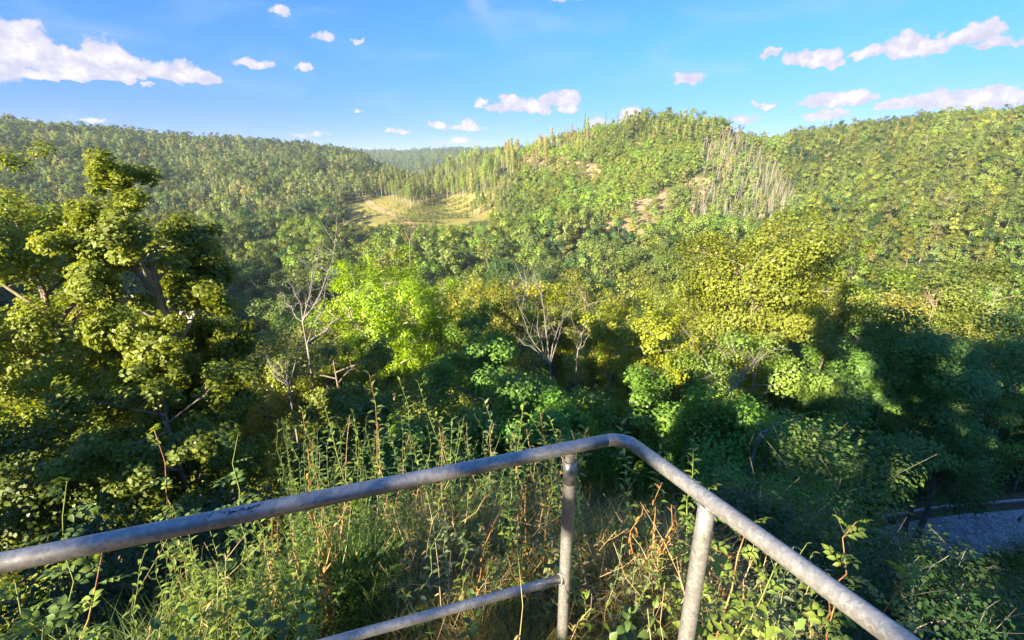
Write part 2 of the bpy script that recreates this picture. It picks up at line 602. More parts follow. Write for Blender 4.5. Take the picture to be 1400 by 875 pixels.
def ground(x, y):
    x = np.asarray(x, float); y = np.asarray(y, float)
    r = np.maximum(np.hypot(x, y), .36)
    a = (np.degrees(np.arctan2(x, y)) + 180) / 360 * NAZ
    l = (np.log(r) - LR[0]) / (LR[1] - LR[0])
    i = np.clip(np.floor(a).astype(int), 0, NAZ - 1); j = np.clip(np.floor(l).astype(int), 0, NR - 2)
    u = a - i; v = np.clip(l - j, 0, 1)
    return (TZ[i, j] * (1 - u) * (1 - v) + TZ[i + 1, j] * u * (1 - v) + TZ[i, j + 1] * (1 - u) * v + TZ[i + 1, j + 1] * u * v)


# ground regions, found by where they lie in view
BARE = [(872, 310, 52, 20), (820, 322, 20, 8), (915, 318, 30, 12), (930, 268, 36, 13), (955, 250, 18, 8), (802, 243, 18, 10), (768, 226, 26, 16), (790, 232, 30, 8), (690, 250, 12, 9), (722, 218, 14, 12), (1130, 236, 24, 6), (478, 292, 16, 9), (865, 340, 14, 22), (1012, 318, 12, 8), (870, 200, 10, 7), (880, 285, 40, 14)]
CLEAR = [(452, 300), (488, 274), (520, 268), (560, 285), (600, 272), (668, 272), (640, 300), (578, 311), (540, 314), (470, 306)]


def in_poly(px, py, poly):
    inside = np.zeros(np.shape(px), bool)
    n = len(poly)
    for i in range(n):
        x1, y1 = poly[i]; x2, y2 = poly[(i + 1) % n]
        c = ((y1 > py) != (y2 > py))
        inside ^= c & (px < (x2 - x1) * (py - y1) / ((y2 - y1) if y2 != y1 else 1e-9) + x1)
    return inside


def in_ell(px, py, E, k=1.0):
    m = np.zeros(np.shape(px), bool)
    for (x, y, a, b) in E:
        m |= ((px - x) / a) ** 2 + ((py - y) / b) ** 2 < k
    return m


def build_terrain():
    V = np.stack([TX[:-1], TY[:-1], TZ[:-1]], -1).reshape(-1, 3)
    i = np.arange(NAZ)[:, None]; j = np.arange(NR - 1)[None]
    i2 = (i + 1) % NAZ
    Q = np.stack([i * NR + j, i * NR + j + 1, i2 * NR + j + 1, i2 * NR + j], -1).reshape(-1, 4)
    V = np.vstack([V, [[0, 0, 0]]])
    k = np.arange(NAZ)
    T = np.stack([np.full(NAZ, len(V) - 1), k * NR, ((k + 1) % NAZ) * NR], -1)
    px, py, zc = project(V)
    rr = np.hypot(V[:, 0], V[:, 1])
    front = (zc > 100) & (rr > 200) & (rr < 640)
    soil = np.where(front & in_ell(px, py, BARE, 1.15), 1.0, 0.0)
    scree = (rr > 560) & (rr < 900) & (px > 505) & (px < 580) & (py > 208) & (py < 250)
    soil = np.maximum(soil, scree * .8)
    cl = np.where(front & in_poly(px, py, [(440, 303), (480, 268), (690, 262), (690, 296), (640, 306), (578, 313), (540, 316), (462, 309)]) & (rr < 460), 1.0, 0.0)
    nearw = np.clip(1 - (rr - 5) / 6, 0, 1)
    colr = np.stack([soil, cl, nearw, np.ones_like(soil)], -1)
    m, t = material('hill_ground')
    g = t.n.new('ShaderNodeNewGeometry')
    at = t.n.new('ShaderNodeAttribute')
    at.attribute_name = 'cover'
    sepc = t.n.new('ShaderNodeSeparateColor')
    t.link(at.outputs['Color'], sepc.inputs[0])
    pos = g.outputs['Position']
    n1 = t.noise(pos, .11, 6, .6)
    n2 = t.noise(pos, 1.3, 5, .6)
    wood = t.ramp(n1, [(.3, (.035, .045, .015)), (.7, (.085, .1, .03))])
    soilc = t.ramp(t.noise(pos, .35, 7, .7), [(.3, (.17, .115, .055)), (.5, (.3, .2, .12)), (.7, (.19, .18, .06))])
    grass = t.ramp(t.noise(pos, .2, 6, .65), [(.3, (.12, .145, .03)), (.5, (.21, .185, .05)), (.7, (.28, .195, .08))])
    edge = t.math('ADD', sepc.outputs[0], t.math('MULTIPLY', t.math('SUBTRACT', n1, .5), .9))
    c = t.mix(t.smooth(edge, .3, .7), wood, soilc)
    c = t.mix(t.smooth(t.math('ADD', sepc.outputs[1], t.math('MULTIPLY', t.math('SUBTRACT', n1, .5), 1.1)), .3, .75), c, grass)
    nearc = t.ramp(t.noise(pos, 5, 7, .7), [(.3, (.05, .035, .02)), (.5, (.13, .085, .05)), (.7, (.08, .085, .03))])
    c = t.mix(t.smooth(sepc.outputs[2], .1, .9), c, nearc)
    finish(t, principled(t, c, .95, .1, bump=n2, bstr=.5, bdist=.15))
    me = new_mesh('terrain', V, [Q, T], [m], True, {'cover': ('POINT', 'FLOAT_COLOR', colr)})
    link('terrain', me, kind='structure', label='wooded hillsides and valley ground below the viewpoint', cat='terrain')


build_terrain()

# ------------------------------------------------------------------ trees
def curve(p0, p1, rg, n=5, bend=.12, lift=0.0):
    t = np.linspace(0, 1, n)[:, None]
    L = np.linalg.norm(p1 - p0)
    off = rg.normal(size=3) * bend * L
    off[2] = off[2] * .4 + lift * L
    return p0 + (p1 - p0) * t + off * (4 * t * (1 - t)) * .5


def broadleaf(name, seed, H, Rc, base, n_leaf, leaf, limbs=12, subs=6, twigs=0, lean=(0, 0), aspect=.8, shape=.5, clump=.27, trunk_r=None, bark=None, sides=5, mat=None, top_flat=1.0, up=.4, rnd=.42):
    """one deciduous tree: trunk with limbs, and a crown of leaf clumps at the branch ends"""
    rg = np.random.default_rng(seed)
    tr = MB()
    tr_r = trunk_r or H * .016
    lean = np.array([lean[0], lean[1], 0.0])
    hc0 = H * base
    tt = np.linspace(0, 1, 7)
    P = np.stack([rg.normal(0, H * .008, 7).cumsum(), rg.normal(0, H * .008, 7).cumsum(), -H * .05 + tt * H * .93], -1) + lean * (tt[:, None] ** 1.3)
    tr.tube(P, tr_r * (1.15 - tt * 1.0), sides + 1)
    axis = lambda z: np.array([np.interp(z, P[:, 2], P[:, 0]), np.interp(z, P[:, 2], P[:, 1]), z])
    hmid = hc0 + (H - hc0) * shape
    cl, cr = [], []

    def env(z):
        k = (z - hmid) / ((H - hmid) if z > hmid else (hmid - hc0 + .01))
        return Rc * math.sqrt(max(.03, 1 - abs(k) ** (2.2 * top_flat)))
    lob = rg.uniform(.72, 1.12, 16)
    for i in range(limbs):
        f = (i + .5) / limbs
        zs = hc0 * .75 + (H * .84 - hc0 * .75) * f
        ph = i * 2.4 + rg.uniform(-.4, .4)
        ze = min(H * .97, zs + (H - hc0) * rg.uniform(.04, .26) * (1.15 - f * .3))
        e = env(ze) * lob[i % 16] * rg.uniform(.82, 1.0)
        a0 = axis(zs)
        end = axis(ze) + np.array([math.cos(ph) * e, math.sin(ph) * e, 0])
        q = curve(a0, end, rg, 6, .12, .1)
        r0 = tr_r * (.5 - .3 * f)
        tr.tube(q, r0 * np.linspace(1, .25, 6), sides)
        for k in range(subs):
            u = .35 + .65 * (k + rg.uniform(0, .9)) / subs
            j = min(u, 1) * 5
            b = q[int(min(j, 4))] + (q[int(min(j, 4)) + 1] - q[int(min(j, 4))]) * (min(j, 5) - int(min(j, 4)))
            dr = nrm(rg.normal(size=3) * np.array([1, 1, .6]) + nrm(end - a0) * .6 + np.array([0, 0, .35]))
            L = Rc * rg.uniform(.18, .42)
            s_end = b + dr * L
            tr.tube(curve(b, s_end, rg, 4, .15), r0 * .4 * np.linspace(1, .3, 4), 3)
            cl.append(s_end); cr.append(Rc * clump * rg.uniform(.7, 1.25))
        cl.append(end); cr.append(Rc * clump * rg.uniform(.8, 1.2))
    # leader
    for k in range(max(2, limbs // 4)):
        z = H * rg.uniform(.88, .99)
        cl.append(axis(H * .9) + np.array([rg.normal(0, Rc * .18), rg.normal(0, Rc * .18), z - H * .9])); cr.append(Rc * clump * rg.uniform(.6, .95))
    cl = np.array(cl); cr = np.array(cr)
    if twigs:
        for k in rg.integers(0, len(cl), twigs):
            e2 = cl[k] + rg.normal(size=3) * cr[k] * .9
            tr.tube(curve(cl[k], e2, rg, 3, .2), tr_r * .08 * np.array([1, .7, .4]), 3)
    w = cr ** 2
    ks = rg.choice(len(cl), n_leaf, p=w / w.sum())
    dirs = nrm(rg.normal(size=(n_leaf, 3)))
    rad = rg.uniform(0, 1, n_leaf) ** .45
    flat = np.array([1.0, 1.0, .82])
    c = cl[ks] + dirs * rad[:, None] * cr[ks][:, None] * flat
    ctr = np.array([*axis(hmid)[:2], hmid - (H - hc0) * .15])
    out = nrm(c - ctr)
    n = nrm(out * .8 + dirs * .65 + np.array([0, 0, up]) + rg.normal(size=(n_leaf, 3)) * rnd)
    Ls = leaf * rg.uniform(.7, 1.3, n_leaf)
    dd = rg.normal(size=(n_leaf, 3)) + out * .7 + np.array([0, 0, -.4])
    V, Q = leaf_quads(rg, c, n, Ls, Ls * aspect, dd)
    cvar = rg.uniform(0, 1, len(cl))
    var = np.clip(.55 * rg.uniform(0, 1, n_leaf) + .45 * cvar[ks], 0, 1)
    tm = tr.mesh(name + '_trunk', [bark or M_BARK])
    cm = new_mesh(name + '_crown', V, Q, [mat or M_LEAF], False, {'var': ('FACE', 'FLOAT', var)})
    return tm, cm


def spruce(name, seed, H, Rc, n_whorl=16, per=9, quads=3, ragged=.2, mat=None):
    rg = np.random.default_rng(seed)
    tr = MB()
    tr.tube(np.array([[0, 0, -H * .06], [rg.normal(0, .1), 0, H * .5], [0, 0, H]]), np.array([1, .6, .08]) * H * .013, 5)
    c, d, n, L, W = [], [], [], [], []
    for i in range(n_whorl):
        f = i / (n_whorl - 1)
        z = H * (.14 + .85 * f)
        rad = Rc * (1 - f) ** .8 + .12
        for k in range(per):
            if rg.uniform() < ragged * .7:
                continue
            a = k * 6.283 / per + rg.uniform(-.35, .35) + i
            rr = rad * rg.uniform(.65, 1.1)
            o = np.array([math.cos(a), math.sin(a), -.28 + .35 * f])
            for q in range(quads):
                u = (q + .6) / quads
                c.append(np.array([0, 0, z]) + o * rr * u + rg.normal(size=3) * .12)
                d.append(o + rg.normal(size=3) * .25)
                n.append(np.array([math.cos(a) * .45, math.sin(a) * .45, 1]) + rg.normal(size=3) * .35)
                L.append(rr / quads * 1.7 + .25); W.append(rr / quads * 1.25 + .12)
    c, d, n = map(np.array, (c, d, n))
    V, Q = leaf_quads(rg, c, nrm(n), np.array(L), np.array(W), d, .1)
    tm = tr.mesh(name + '_trunk', [M_BARK])
    cm = new_mesh(name + '_crown', V, Q, [mat or M_NEEDLE], False, {'var': ('FACE', 'FLOAT', rg.uniform(0, .8, len(Q)))})
    return tm, cm


def slender(name, seed, H, Rc, n_leaf, leaf, base=.35):
    """plantation tree: straight pale stem, narrow crown"""
    rg = np.random.default_rng(seed)
    tr = MB()
    tr.tube(np.array([[0, 0, -.8], [rg.normal(0, .15), rg.normal(0, .15), H * .5], [rg.normal(0, .2), 0, H * .96]]), np.array([1, .7, .2]) * H * .012, 5)
    for i in range(10):
        z = H * rg.uniform(.2, .9); a = rg.uniform(0, 6.28)
        L = Rc * rg.uniform(.5, 1)
        tr.tube(np.array([[0, 0, z], [math.cos(a) * L, math.sin(a) * L, z + L * .5]]), [H * .004, H * .002], 3)
    f = rg.uniform(0, 1, n_leaf) ** .8
    z = H * (base + (1 - base) * f)
    rad = Rc * np.sqrt(np.clip(1 - ((f - .35) / .66) ** 2, .04, 1)) * rg.uniform(.2, 1, n_leaf) ** .5
    lob = .75 + .3 * np.sin(z * 2.1 + rg.uniform(0, 6)) * np.sin(z * .9)
    a = rg.uniform(0, 6.28, n_leaf)
    c = np.stack([np.cos(a) * rad * lob, np.sin(a) * rad * lob, z], -1)
    n = nrm(np.stack([np.cos(a), np.sin(a), np.full(n_leaf, .5)], -1) + rg.normal(size=(n_leaf, 3)) * .5)
    L = leaf * rg.uniform(.7, 1.3, n_leaf)
    V, Q = leaf_quads(rg, c, n, L, L * .7)
    tm = tr.mesh(name + '_trunk', [M_BARK_PALE])
    cm = new_mesh(name + '_crown', V, Q, [M_LEAF], False, {'var': ('FACE', 'FLOAT', rg.uniform(0, 1, n_leaf))})
    return tm, cm


def deadtree(name, seed, H, mat, twigs=16):
    rg = np.random.default_rng(seed)
    tr = MB()
    P = np.array([[0, 0, -.8], [rg.normal(0, .15), rg.normal(0, .15), H * .5], [rg.normal(0, .3), rg.normal(0, .3), H]])
    tr.tube(P, np.array([1, .75, .25]) * H * .0105, 5)
    for i in range(twigs):
        z = H * rg.uniform(.3, .97); a = rg.uniform(0, 6.28)
        L = H * rg.uniform(.06, .14) * (1.25 - z / H * .7)
        b = np.array([np.interp(z, P[:, 2], P[:, 0]), np.interp(z, P[:, 2], P[:, 1]), z])
        tr.tube(np.array([b, b + np.array([math.cos(a) * L, math.sin(a) * L, L * rg.uniform(-.3, .6)])]), [H * .0042, H * .002], 3)
    return tr.mesh(name, [mat])


def joined(tm, cm, name):
    """trunk and crown in one mesh, for trees too far off to show their parts"""
    nv = len(tm.vertices)
    a = np.empty(nv * 3, np.float32); tm.vertices.foreach_get('co', a)
    b = np.empty(len(cm.vertices) * 3, np.float32); cm.vertices.foreach_get('co', b)
    qa = np.empty(len(tm.loops), np.int32); tm.loops.foreach_get('vertex_index', qa)
    qb = np.empty(len(cm.loops), np.int32); cm.loops.foreach_get('vertex_index', qb)
    va = np.empty(len(cm.polygons), np.float32); cm.attributes['var'].data.foreach_get('value', va)
    fa, fb = qa.reshape(-1, 4), qb.reshape(-1, 4) + nv
    return new_mesh(name, np.concatenate([a, b]).reshape(-1, 3), [np.vstack([fa, fb])], [tm.materials[0], cm.materials[0]], False,
                    {'var': ('FACE', 'FLOAT', np.concatenate([np.zeros(len(fa), np.float32), va]))}, [0] * len(fa) + [1] * len(fb))


# prototypes -------------------------------------------------------------
NEARP = [broadleaf('near_tree', 11 + k, 15, r, b, 13000, .2, 14, 8, shape=s, clump=.25, aspect=.72) for k, (r, b, s) in enumerate([(4.4, .3, .5), (4.0, .22, .45), (4.9, .38, .55), (3.7, .3, .6), (4.4, .26, .4)])]
MIDP = [broadleaf('wood_tree', 31 + k, 15, r, b, 5200, .34, 12, 6, shape=s, clump=.27, aspect=.75, sides=4) for k, (r, b, s) in enumerate([(4.6, .28, .5), (4.1, .2, .45), (5.0, .32, .58), (3.9, .25, .6), (4.4, .2, .4), (4.7, .35, .65)])]
FARP = [joined(*broadleaf('far_tree', 51 + k, 14, r, b, 1500, .56, 9, 4, shape=s, clump=.31, aspect=.8, sides=3, rnd=.25), 'broadleaf_tree_far') for k, (r, b, s) in enumerate([(4.3, .25, .5), (3.9, .18, .45), (4.6, .3, .58), (3.6, .2, .62), (4.2, .2, .4), (3.3, .15, .55)])]
SPRP = [joined(*spruce('spruce', 71 + k, 17, r, 13, 7, 2, g), 'spruce_tree_far') for k, (r, g) in enumerate([(2.7, .1), (2.3, .25), (3.0, .2), (2.0, .4)])]
SLIP = [joined(*slender('slender', 81 + k, 14, r, 650, .5, b), 'slender_tree_far') for k, (r, b) in enumerate([(2.2, .38), (1.9, .45), (2.5, .34), (2.0, .3)])]
BUSP = [joined(*broadleaf('bush', 91 + k, 6, r, .06, 650, .42, 7, 3, shape=s, clump=.36, sides=3, rnd=.25), 'young_tree_far') for k, (r, s) in enumerate([(2.3, .4), (2.0, .5), (2.6, .35), (1.7, .5)])]
SHRP_PARTS = [broadleaf('hazel', 121 + k, 3.6, r, .05, 6000, .1, 12, 6, shape=.45, clump=.3, sides=3) for k, r in enumerate((1.9, 1.6, 2.2, 1.8))]
SHRP = [joined(a, b, 'hazel_far') for a, b in SHRP_PARTS]
DEAP = [deadtree('dead_tree_grey', 101 + k, 13, M_DEAD_FAR, 18) for k in range(4)]
TANP = [deadtree('dead_tree_tan', 111 + k, 14, M_DEAD_TAN, 30) for k in range(4)]

TINTS = {'mid': (.14, .19, .042), 'olive': (.175, .21, .048), 'yellow': (.22, .25, .036), 'dark': (.06, .115, .036), 'blue': (.085, .145, .06),
         'lime': (.19, .34, .025), 'fresh': (.185, .25, .042), 'spruce': (.065, .105, .045), 'pale': (.22, .25, .095), 'tan': (.215, .185, .085)}
TWORD = {'mid': 'mid green', 'olive': 'olive green', 'yellow': 'yellow green', 'dark': 'dark green', 'blue': 'bluish green', 'lime': 'lime green', 'fresh': 'fresh green', 'spruce': 'dark', 'pale': 'pale green', 'tan': 'tan'}

# running horizon of the bare ground, to leave out what no viewpoint near the rail could see
_E = np.maximum.accumulate((TZ - EYE[2]) / np.exp(LR)[None], axis=1)


def hidden(x, y, top, margin=.012):
    r = np.hypot(x, y)
    i = np.clip(np.round((np.degrees(np.arctan2(x, y)) + 180) / 360 * NAZ).astype(int), 0, NAZ)
    j = np.clip(((np.log(r * .97) - LR[0]) / (LR[1] - LR[0])).astype(int), 0, NR - 1)
    return (top - EYE[2]) / r < _E[i, j] - margin


# the named trees in front: label, px, top py, crown bottom py, half width px, depth, tint, leaf, count, options
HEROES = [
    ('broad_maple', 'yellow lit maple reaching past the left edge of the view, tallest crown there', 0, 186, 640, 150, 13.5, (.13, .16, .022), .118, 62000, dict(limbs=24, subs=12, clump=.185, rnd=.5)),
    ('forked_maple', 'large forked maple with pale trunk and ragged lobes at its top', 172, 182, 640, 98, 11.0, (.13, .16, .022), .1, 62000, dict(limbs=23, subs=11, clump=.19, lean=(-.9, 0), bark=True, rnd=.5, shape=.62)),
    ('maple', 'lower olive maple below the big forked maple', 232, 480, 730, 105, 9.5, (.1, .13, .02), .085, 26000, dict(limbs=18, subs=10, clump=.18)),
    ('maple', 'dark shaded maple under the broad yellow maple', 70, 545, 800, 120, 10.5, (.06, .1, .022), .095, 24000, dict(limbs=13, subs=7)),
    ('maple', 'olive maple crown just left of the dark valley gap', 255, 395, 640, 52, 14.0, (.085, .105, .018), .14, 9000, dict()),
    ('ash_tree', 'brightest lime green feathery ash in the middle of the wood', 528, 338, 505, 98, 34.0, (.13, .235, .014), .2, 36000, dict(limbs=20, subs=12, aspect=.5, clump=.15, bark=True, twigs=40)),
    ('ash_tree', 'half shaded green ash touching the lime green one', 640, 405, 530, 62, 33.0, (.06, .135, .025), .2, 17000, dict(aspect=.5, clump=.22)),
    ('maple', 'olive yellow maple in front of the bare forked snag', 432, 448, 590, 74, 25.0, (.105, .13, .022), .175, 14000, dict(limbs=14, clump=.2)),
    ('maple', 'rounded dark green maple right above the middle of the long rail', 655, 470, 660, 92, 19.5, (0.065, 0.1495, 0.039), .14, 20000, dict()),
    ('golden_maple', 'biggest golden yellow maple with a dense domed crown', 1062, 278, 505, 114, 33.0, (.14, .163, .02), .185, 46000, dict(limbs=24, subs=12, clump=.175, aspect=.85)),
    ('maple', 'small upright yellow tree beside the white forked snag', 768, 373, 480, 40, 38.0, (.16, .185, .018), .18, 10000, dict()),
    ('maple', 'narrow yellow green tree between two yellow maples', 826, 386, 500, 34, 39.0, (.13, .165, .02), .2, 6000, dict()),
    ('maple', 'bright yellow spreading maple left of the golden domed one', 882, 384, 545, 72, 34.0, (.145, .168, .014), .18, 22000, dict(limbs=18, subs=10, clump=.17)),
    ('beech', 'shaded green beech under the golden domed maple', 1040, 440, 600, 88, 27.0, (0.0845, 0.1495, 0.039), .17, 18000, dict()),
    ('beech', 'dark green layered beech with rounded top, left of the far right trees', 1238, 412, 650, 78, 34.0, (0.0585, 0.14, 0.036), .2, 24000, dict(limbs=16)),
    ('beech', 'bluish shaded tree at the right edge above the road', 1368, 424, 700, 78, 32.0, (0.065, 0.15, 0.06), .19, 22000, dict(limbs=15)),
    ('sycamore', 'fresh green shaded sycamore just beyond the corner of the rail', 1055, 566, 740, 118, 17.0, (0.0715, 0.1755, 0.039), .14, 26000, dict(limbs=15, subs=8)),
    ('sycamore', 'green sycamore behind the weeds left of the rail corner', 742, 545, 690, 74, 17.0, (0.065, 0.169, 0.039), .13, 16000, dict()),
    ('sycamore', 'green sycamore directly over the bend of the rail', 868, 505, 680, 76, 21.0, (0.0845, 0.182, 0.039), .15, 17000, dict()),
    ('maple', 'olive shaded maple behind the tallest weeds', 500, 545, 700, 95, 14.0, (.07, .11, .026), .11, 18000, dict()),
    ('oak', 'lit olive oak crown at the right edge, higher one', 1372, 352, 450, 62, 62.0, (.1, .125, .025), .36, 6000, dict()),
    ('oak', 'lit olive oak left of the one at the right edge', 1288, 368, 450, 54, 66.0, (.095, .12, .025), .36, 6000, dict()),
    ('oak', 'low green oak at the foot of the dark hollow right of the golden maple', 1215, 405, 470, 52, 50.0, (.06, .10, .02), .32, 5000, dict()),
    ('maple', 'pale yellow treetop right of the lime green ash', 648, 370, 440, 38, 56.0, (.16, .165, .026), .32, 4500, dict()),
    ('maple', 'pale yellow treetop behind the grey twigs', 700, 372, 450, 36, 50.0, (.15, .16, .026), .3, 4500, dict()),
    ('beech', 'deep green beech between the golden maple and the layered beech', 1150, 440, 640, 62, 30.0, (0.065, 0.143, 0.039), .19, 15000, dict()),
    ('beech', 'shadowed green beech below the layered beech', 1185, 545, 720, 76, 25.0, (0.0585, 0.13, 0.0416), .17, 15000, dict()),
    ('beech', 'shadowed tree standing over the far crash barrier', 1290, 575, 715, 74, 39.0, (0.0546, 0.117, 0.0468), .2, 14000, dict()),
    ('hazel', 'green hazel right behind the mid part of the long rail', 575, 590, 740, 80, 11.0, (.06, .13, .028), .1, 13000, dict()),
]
HERO_XY = []
HERO_PX = []
HERO_SUN = []
SX = (math.cos(R_(SUN_AZ)), -math.sin(R_(SUN_AZ)))
SY = (math.sin(R_(SUN_AZ)), math.cos(R_(SUN_AZ)))


def build_heroes():
    for i, (nm, label, px, top, bot, hw, t, tint, leaf, n, op) in enumerate(HEROES):
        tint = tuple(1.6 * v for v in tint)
        if tint[0] < .6 * tint[1]: tint = (tint[0] * 1.25, tint[1] * 1.05, tint[2] * .75)  # greener tints lifted and warmed to offset blue skylight on shaded trees
        T = pt(px, top, t)
        x, y = T[0], T[1]
        g = float(ground(x, y))
        B = pt(px, bot, t)
        H = T[2] - g
        base = max(.04, min(.75, (B[2] - g) / H))
        op = dict(op)
        bark = M_BARK_PALE if op.pop('bark', False) else M_BARK
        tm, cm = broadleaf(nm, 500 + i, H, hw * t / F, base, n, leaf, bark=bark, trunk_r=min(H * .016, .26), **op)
        e = link(nm, None, None, label, 'tree', 'trees in front of the viewpoint')
        lean = op.get('lean', (0, 0))
        e.location = (x - lean[0] * .8, y - lean[1] * .8, g)
        e.empty_display_size = .5
        link('trunk', tm, e)
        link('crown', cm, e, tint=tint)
        HERO_XY.append((x, y, hw * t / F))
        HERO_PX.append((px, bot, hw, math.hypot(x, y)))
        HERO_SUN.append((x * SX[0] + y * SX[1], x * SY[0] + y * SY[1], hw * t / F, T[2]))


def snag(label, t, base, ends, seed, r0=.06, twig=46, mat=None, spread=.5):
    """bare dead tree: trunk from base, limbs out to each end, twigs along them; (px, py) pairs at depth t"""
    rg = np.random.default_rng(seed)
    b = pt(base[0], base[1], t)
    g = float(ground(b[0], b[1]))
    root = np.array([b[0], b[1], g])
    e = link('bare_snag', None, None, label, 'dead tree', 'bare dead trees in the wood')
    e.location = root
    b = b - root
    tr = MB()
    tr.tube(curve(np.array([0, 0, -.5]), b, rg, 6, .02), r0 * np.linspace(1.3, .9, 6), 6)
    br = MB()
    for (x, y) in ends:
        p = pt(x, y, t) - root
        p[1] += rg.normal(0, spread)
        q = curve(b, p, rg, 7, .14)
        q[1:-1] += rg.normal(0, .07, (5, 3))
        br.tube(q, r0 * .75 * np.linspace(1, .18, 7), 5)
        L = np.linalg.norm(p - b)
        for k in range(max(3, twig // len(ends))):
            j = rg.uniform(.25, .98) * 6
            i = min(int(j), 5)
            s = q[i] + (q[i + 1] - q[i]) * (j - i)
            d = nrm(nrm(p - b) * .8 + rg.normal(size=3) * .75)
            l2 = L * rg.uniform(.12, .34)
            m = curve(s, s + d * l2, rg, 4, .2)
            br.tube(m, r0 * .26 * np.linspace(1, .3, 4), 3)
            for w in range(2):
                s2 = m[rg.integers(1, 4)]
                br.tube(np.array([s2, s2 + nrm(d + rg.normal(size=3) * .7) * l2 * .5]), [r0 * .1, r0 * .05], 3)
    link('trunk', tr.mesh('snag_trunk', [mat or M_DEAD]), e)
    link('branches', br.mesh('snag_branches', [mat or M_DEAD]), e)


def build_snags():
    snag('tall bare snag whose long thin top rises over the valley, left of the lime ash', 26.5, (414, 440), [(466, 308), (440, 330), (392, 385), (380, 400), (450, 400), (425, 372)], 1, .055, 90)
    snag('leaning bleached limb between the tall snag and the lime ash', 26.0, (420, 470), [(474, 402), (482, 420), (452, 372)], 2, .06, 24)
    snag('white forked snag left of the small upright yellow tree', 30.0, (752, 500), [(703, 398), (728, 366), (735, 420), (690, 445), (772, 420), (800, 400), (745, 440)], 3, .05, 80)
    snag('grey fan shaped snag in the shade under the golden maple', 25.5, (1000, 535), [(948, 455), (985, 470), (1012, 468), (1048, 482), (962, 512), (1082, 480), (1030, 500)], 4, .04, 70)
    snag('clump of grey upright twigs behind the white forked snag', 52.0, (716, 412), [(705, 362), (713, 360), (722, 364), (730, 372), (700, 376)], 5, .06, 40)
    snag('small bare twiggy tree on the lit right bank', 52.0, (1276, 420), [(1262, 396), (1272, 390), (1284, 392), (1292, 400), (1268, 404)], 6, .06, 40, M_DEAD_TAN)
    snag('low tan dead bush beside the tall bare snag', 23.0, (395, 530), [(372, 470), (390, 462), (404, 455), (412, 480), (380, 492), (362, 486)], 7, .05, 60)
    snag('fallen pale branch lying in the green crowns right of the rail corner', 17.0, (1035, 602), [(1078, 566), (1066, 572), (1092, 560)], 8, .05, 10)
    snag('thin bare snag beside the narrow yellow green tree', 36.0, (790, 478), [(800, 420), (812, 428), (782, 425), (806, 445)], 9, .05, 40)
    snag('dead twiggy top in the lit wood behind the pale treetops', 75.0, (560, 330), [(552, 312), (560, 309), (568, 314)], 10, .08, 16, M_DEAD_TAN)


# height limit of what may stand close in front, by photo column
LIM_X = [-200, 0, 250, 262, 335, 345, 440, 460, 560, 700, 830, 940, 960, 1170, 1185, 1260, 1300, 1600]
LIM_Y = [200, 215, 300, 520, 505, 440, 425, 400, 400, 400, 410, 410, 380, 380, 430, 400, 380, 380]


def forest_points():
    rg = np.random.default_rng(77)
    out = []
    bands = [(17, 75, -62, 62, 6.0), (75, 220, -75, 62, 6.4), (220, 520, -66, 60, 5.6), (520, 930, -62, 56, 6.3), (1300, 2000, -26, 4, 10.5), (560, 930, -14, 10, 8)]
    for (r0, r1, a0, a1, sp) in bands:
        n = int(2 * r1 / sp)
        gx, gy = np.meshgrid(np.arange(-n // 2 - 1, n // 2 + 2) * sp, np.arange(-n // 2 - 1, n // 2 + 2) * sp * .87)
        gx = gx + (np.arange(gx.shape[0]) % 2)[:, None] * sp / 2
        x = (gx + rg.uniform(-.42, .42, gx.shape) * sp).ravel(); y = (gy + rg.uniform(-.42, .42, gy.shape) * sp).ravel()
        r = np.hypot(x, y); a = np.degrees(np.arctan2(x, y))
        k = (r >= r0) & (r < r1) & (a > a0) & (a < a1)
        out.append(np.stack([x[k], y[k]], -1))
    # denser young growth on the middle hill
    x = rg.uniform(-60, 200, 5200); y = rg.uniform(210, 470, 5200)
    # close-set dead stems on the shoulder of the middle hill
    dx = rg.uniform(95, 260, 900); dy = rg.uniform(230, 470, 900)
    out.append(np.stack([dx, dy], -1)); n_dead = 900
    # hazel and elder under the near trees
    a = np.radians(rg.uniform(-58, 58, 900)); r = np.sqrt(rg.uniform(9.5 ** 2, 62 ** 2, 900))
    und = np.stack([r * np.sin(a), r * np.cos(a)], -1)
    # brushwood rows across the clearing
    rows = []
    for k in range(11):
        s = np.linspace(-75, -14, 62)
        y0 = 268 + 13 * k
        rows.append(np.stack([s + rg.normal(0, .5, 62), y0 + (s + 45) * .35 + rg.normal(0, .9, 62)], -1))
    rows = np.vstack(rows)
    P = np.vstack(out + [und, rows, np.stack([x, y], -1)])
    n = len(P)
    extra = np.zeros(n, int)
    extra[n - 5200:] = 1
    b0 = n - 5200 - len(rows) - 900
    extra[b0 - n_dead:b0] = 4
    extra[n - 5200 - len(rows):n - 5200] = 3
    extra[n - 5200 - len(rows) - 900:n - 5200 - len(rows)] = 2
    return P, extra, rg


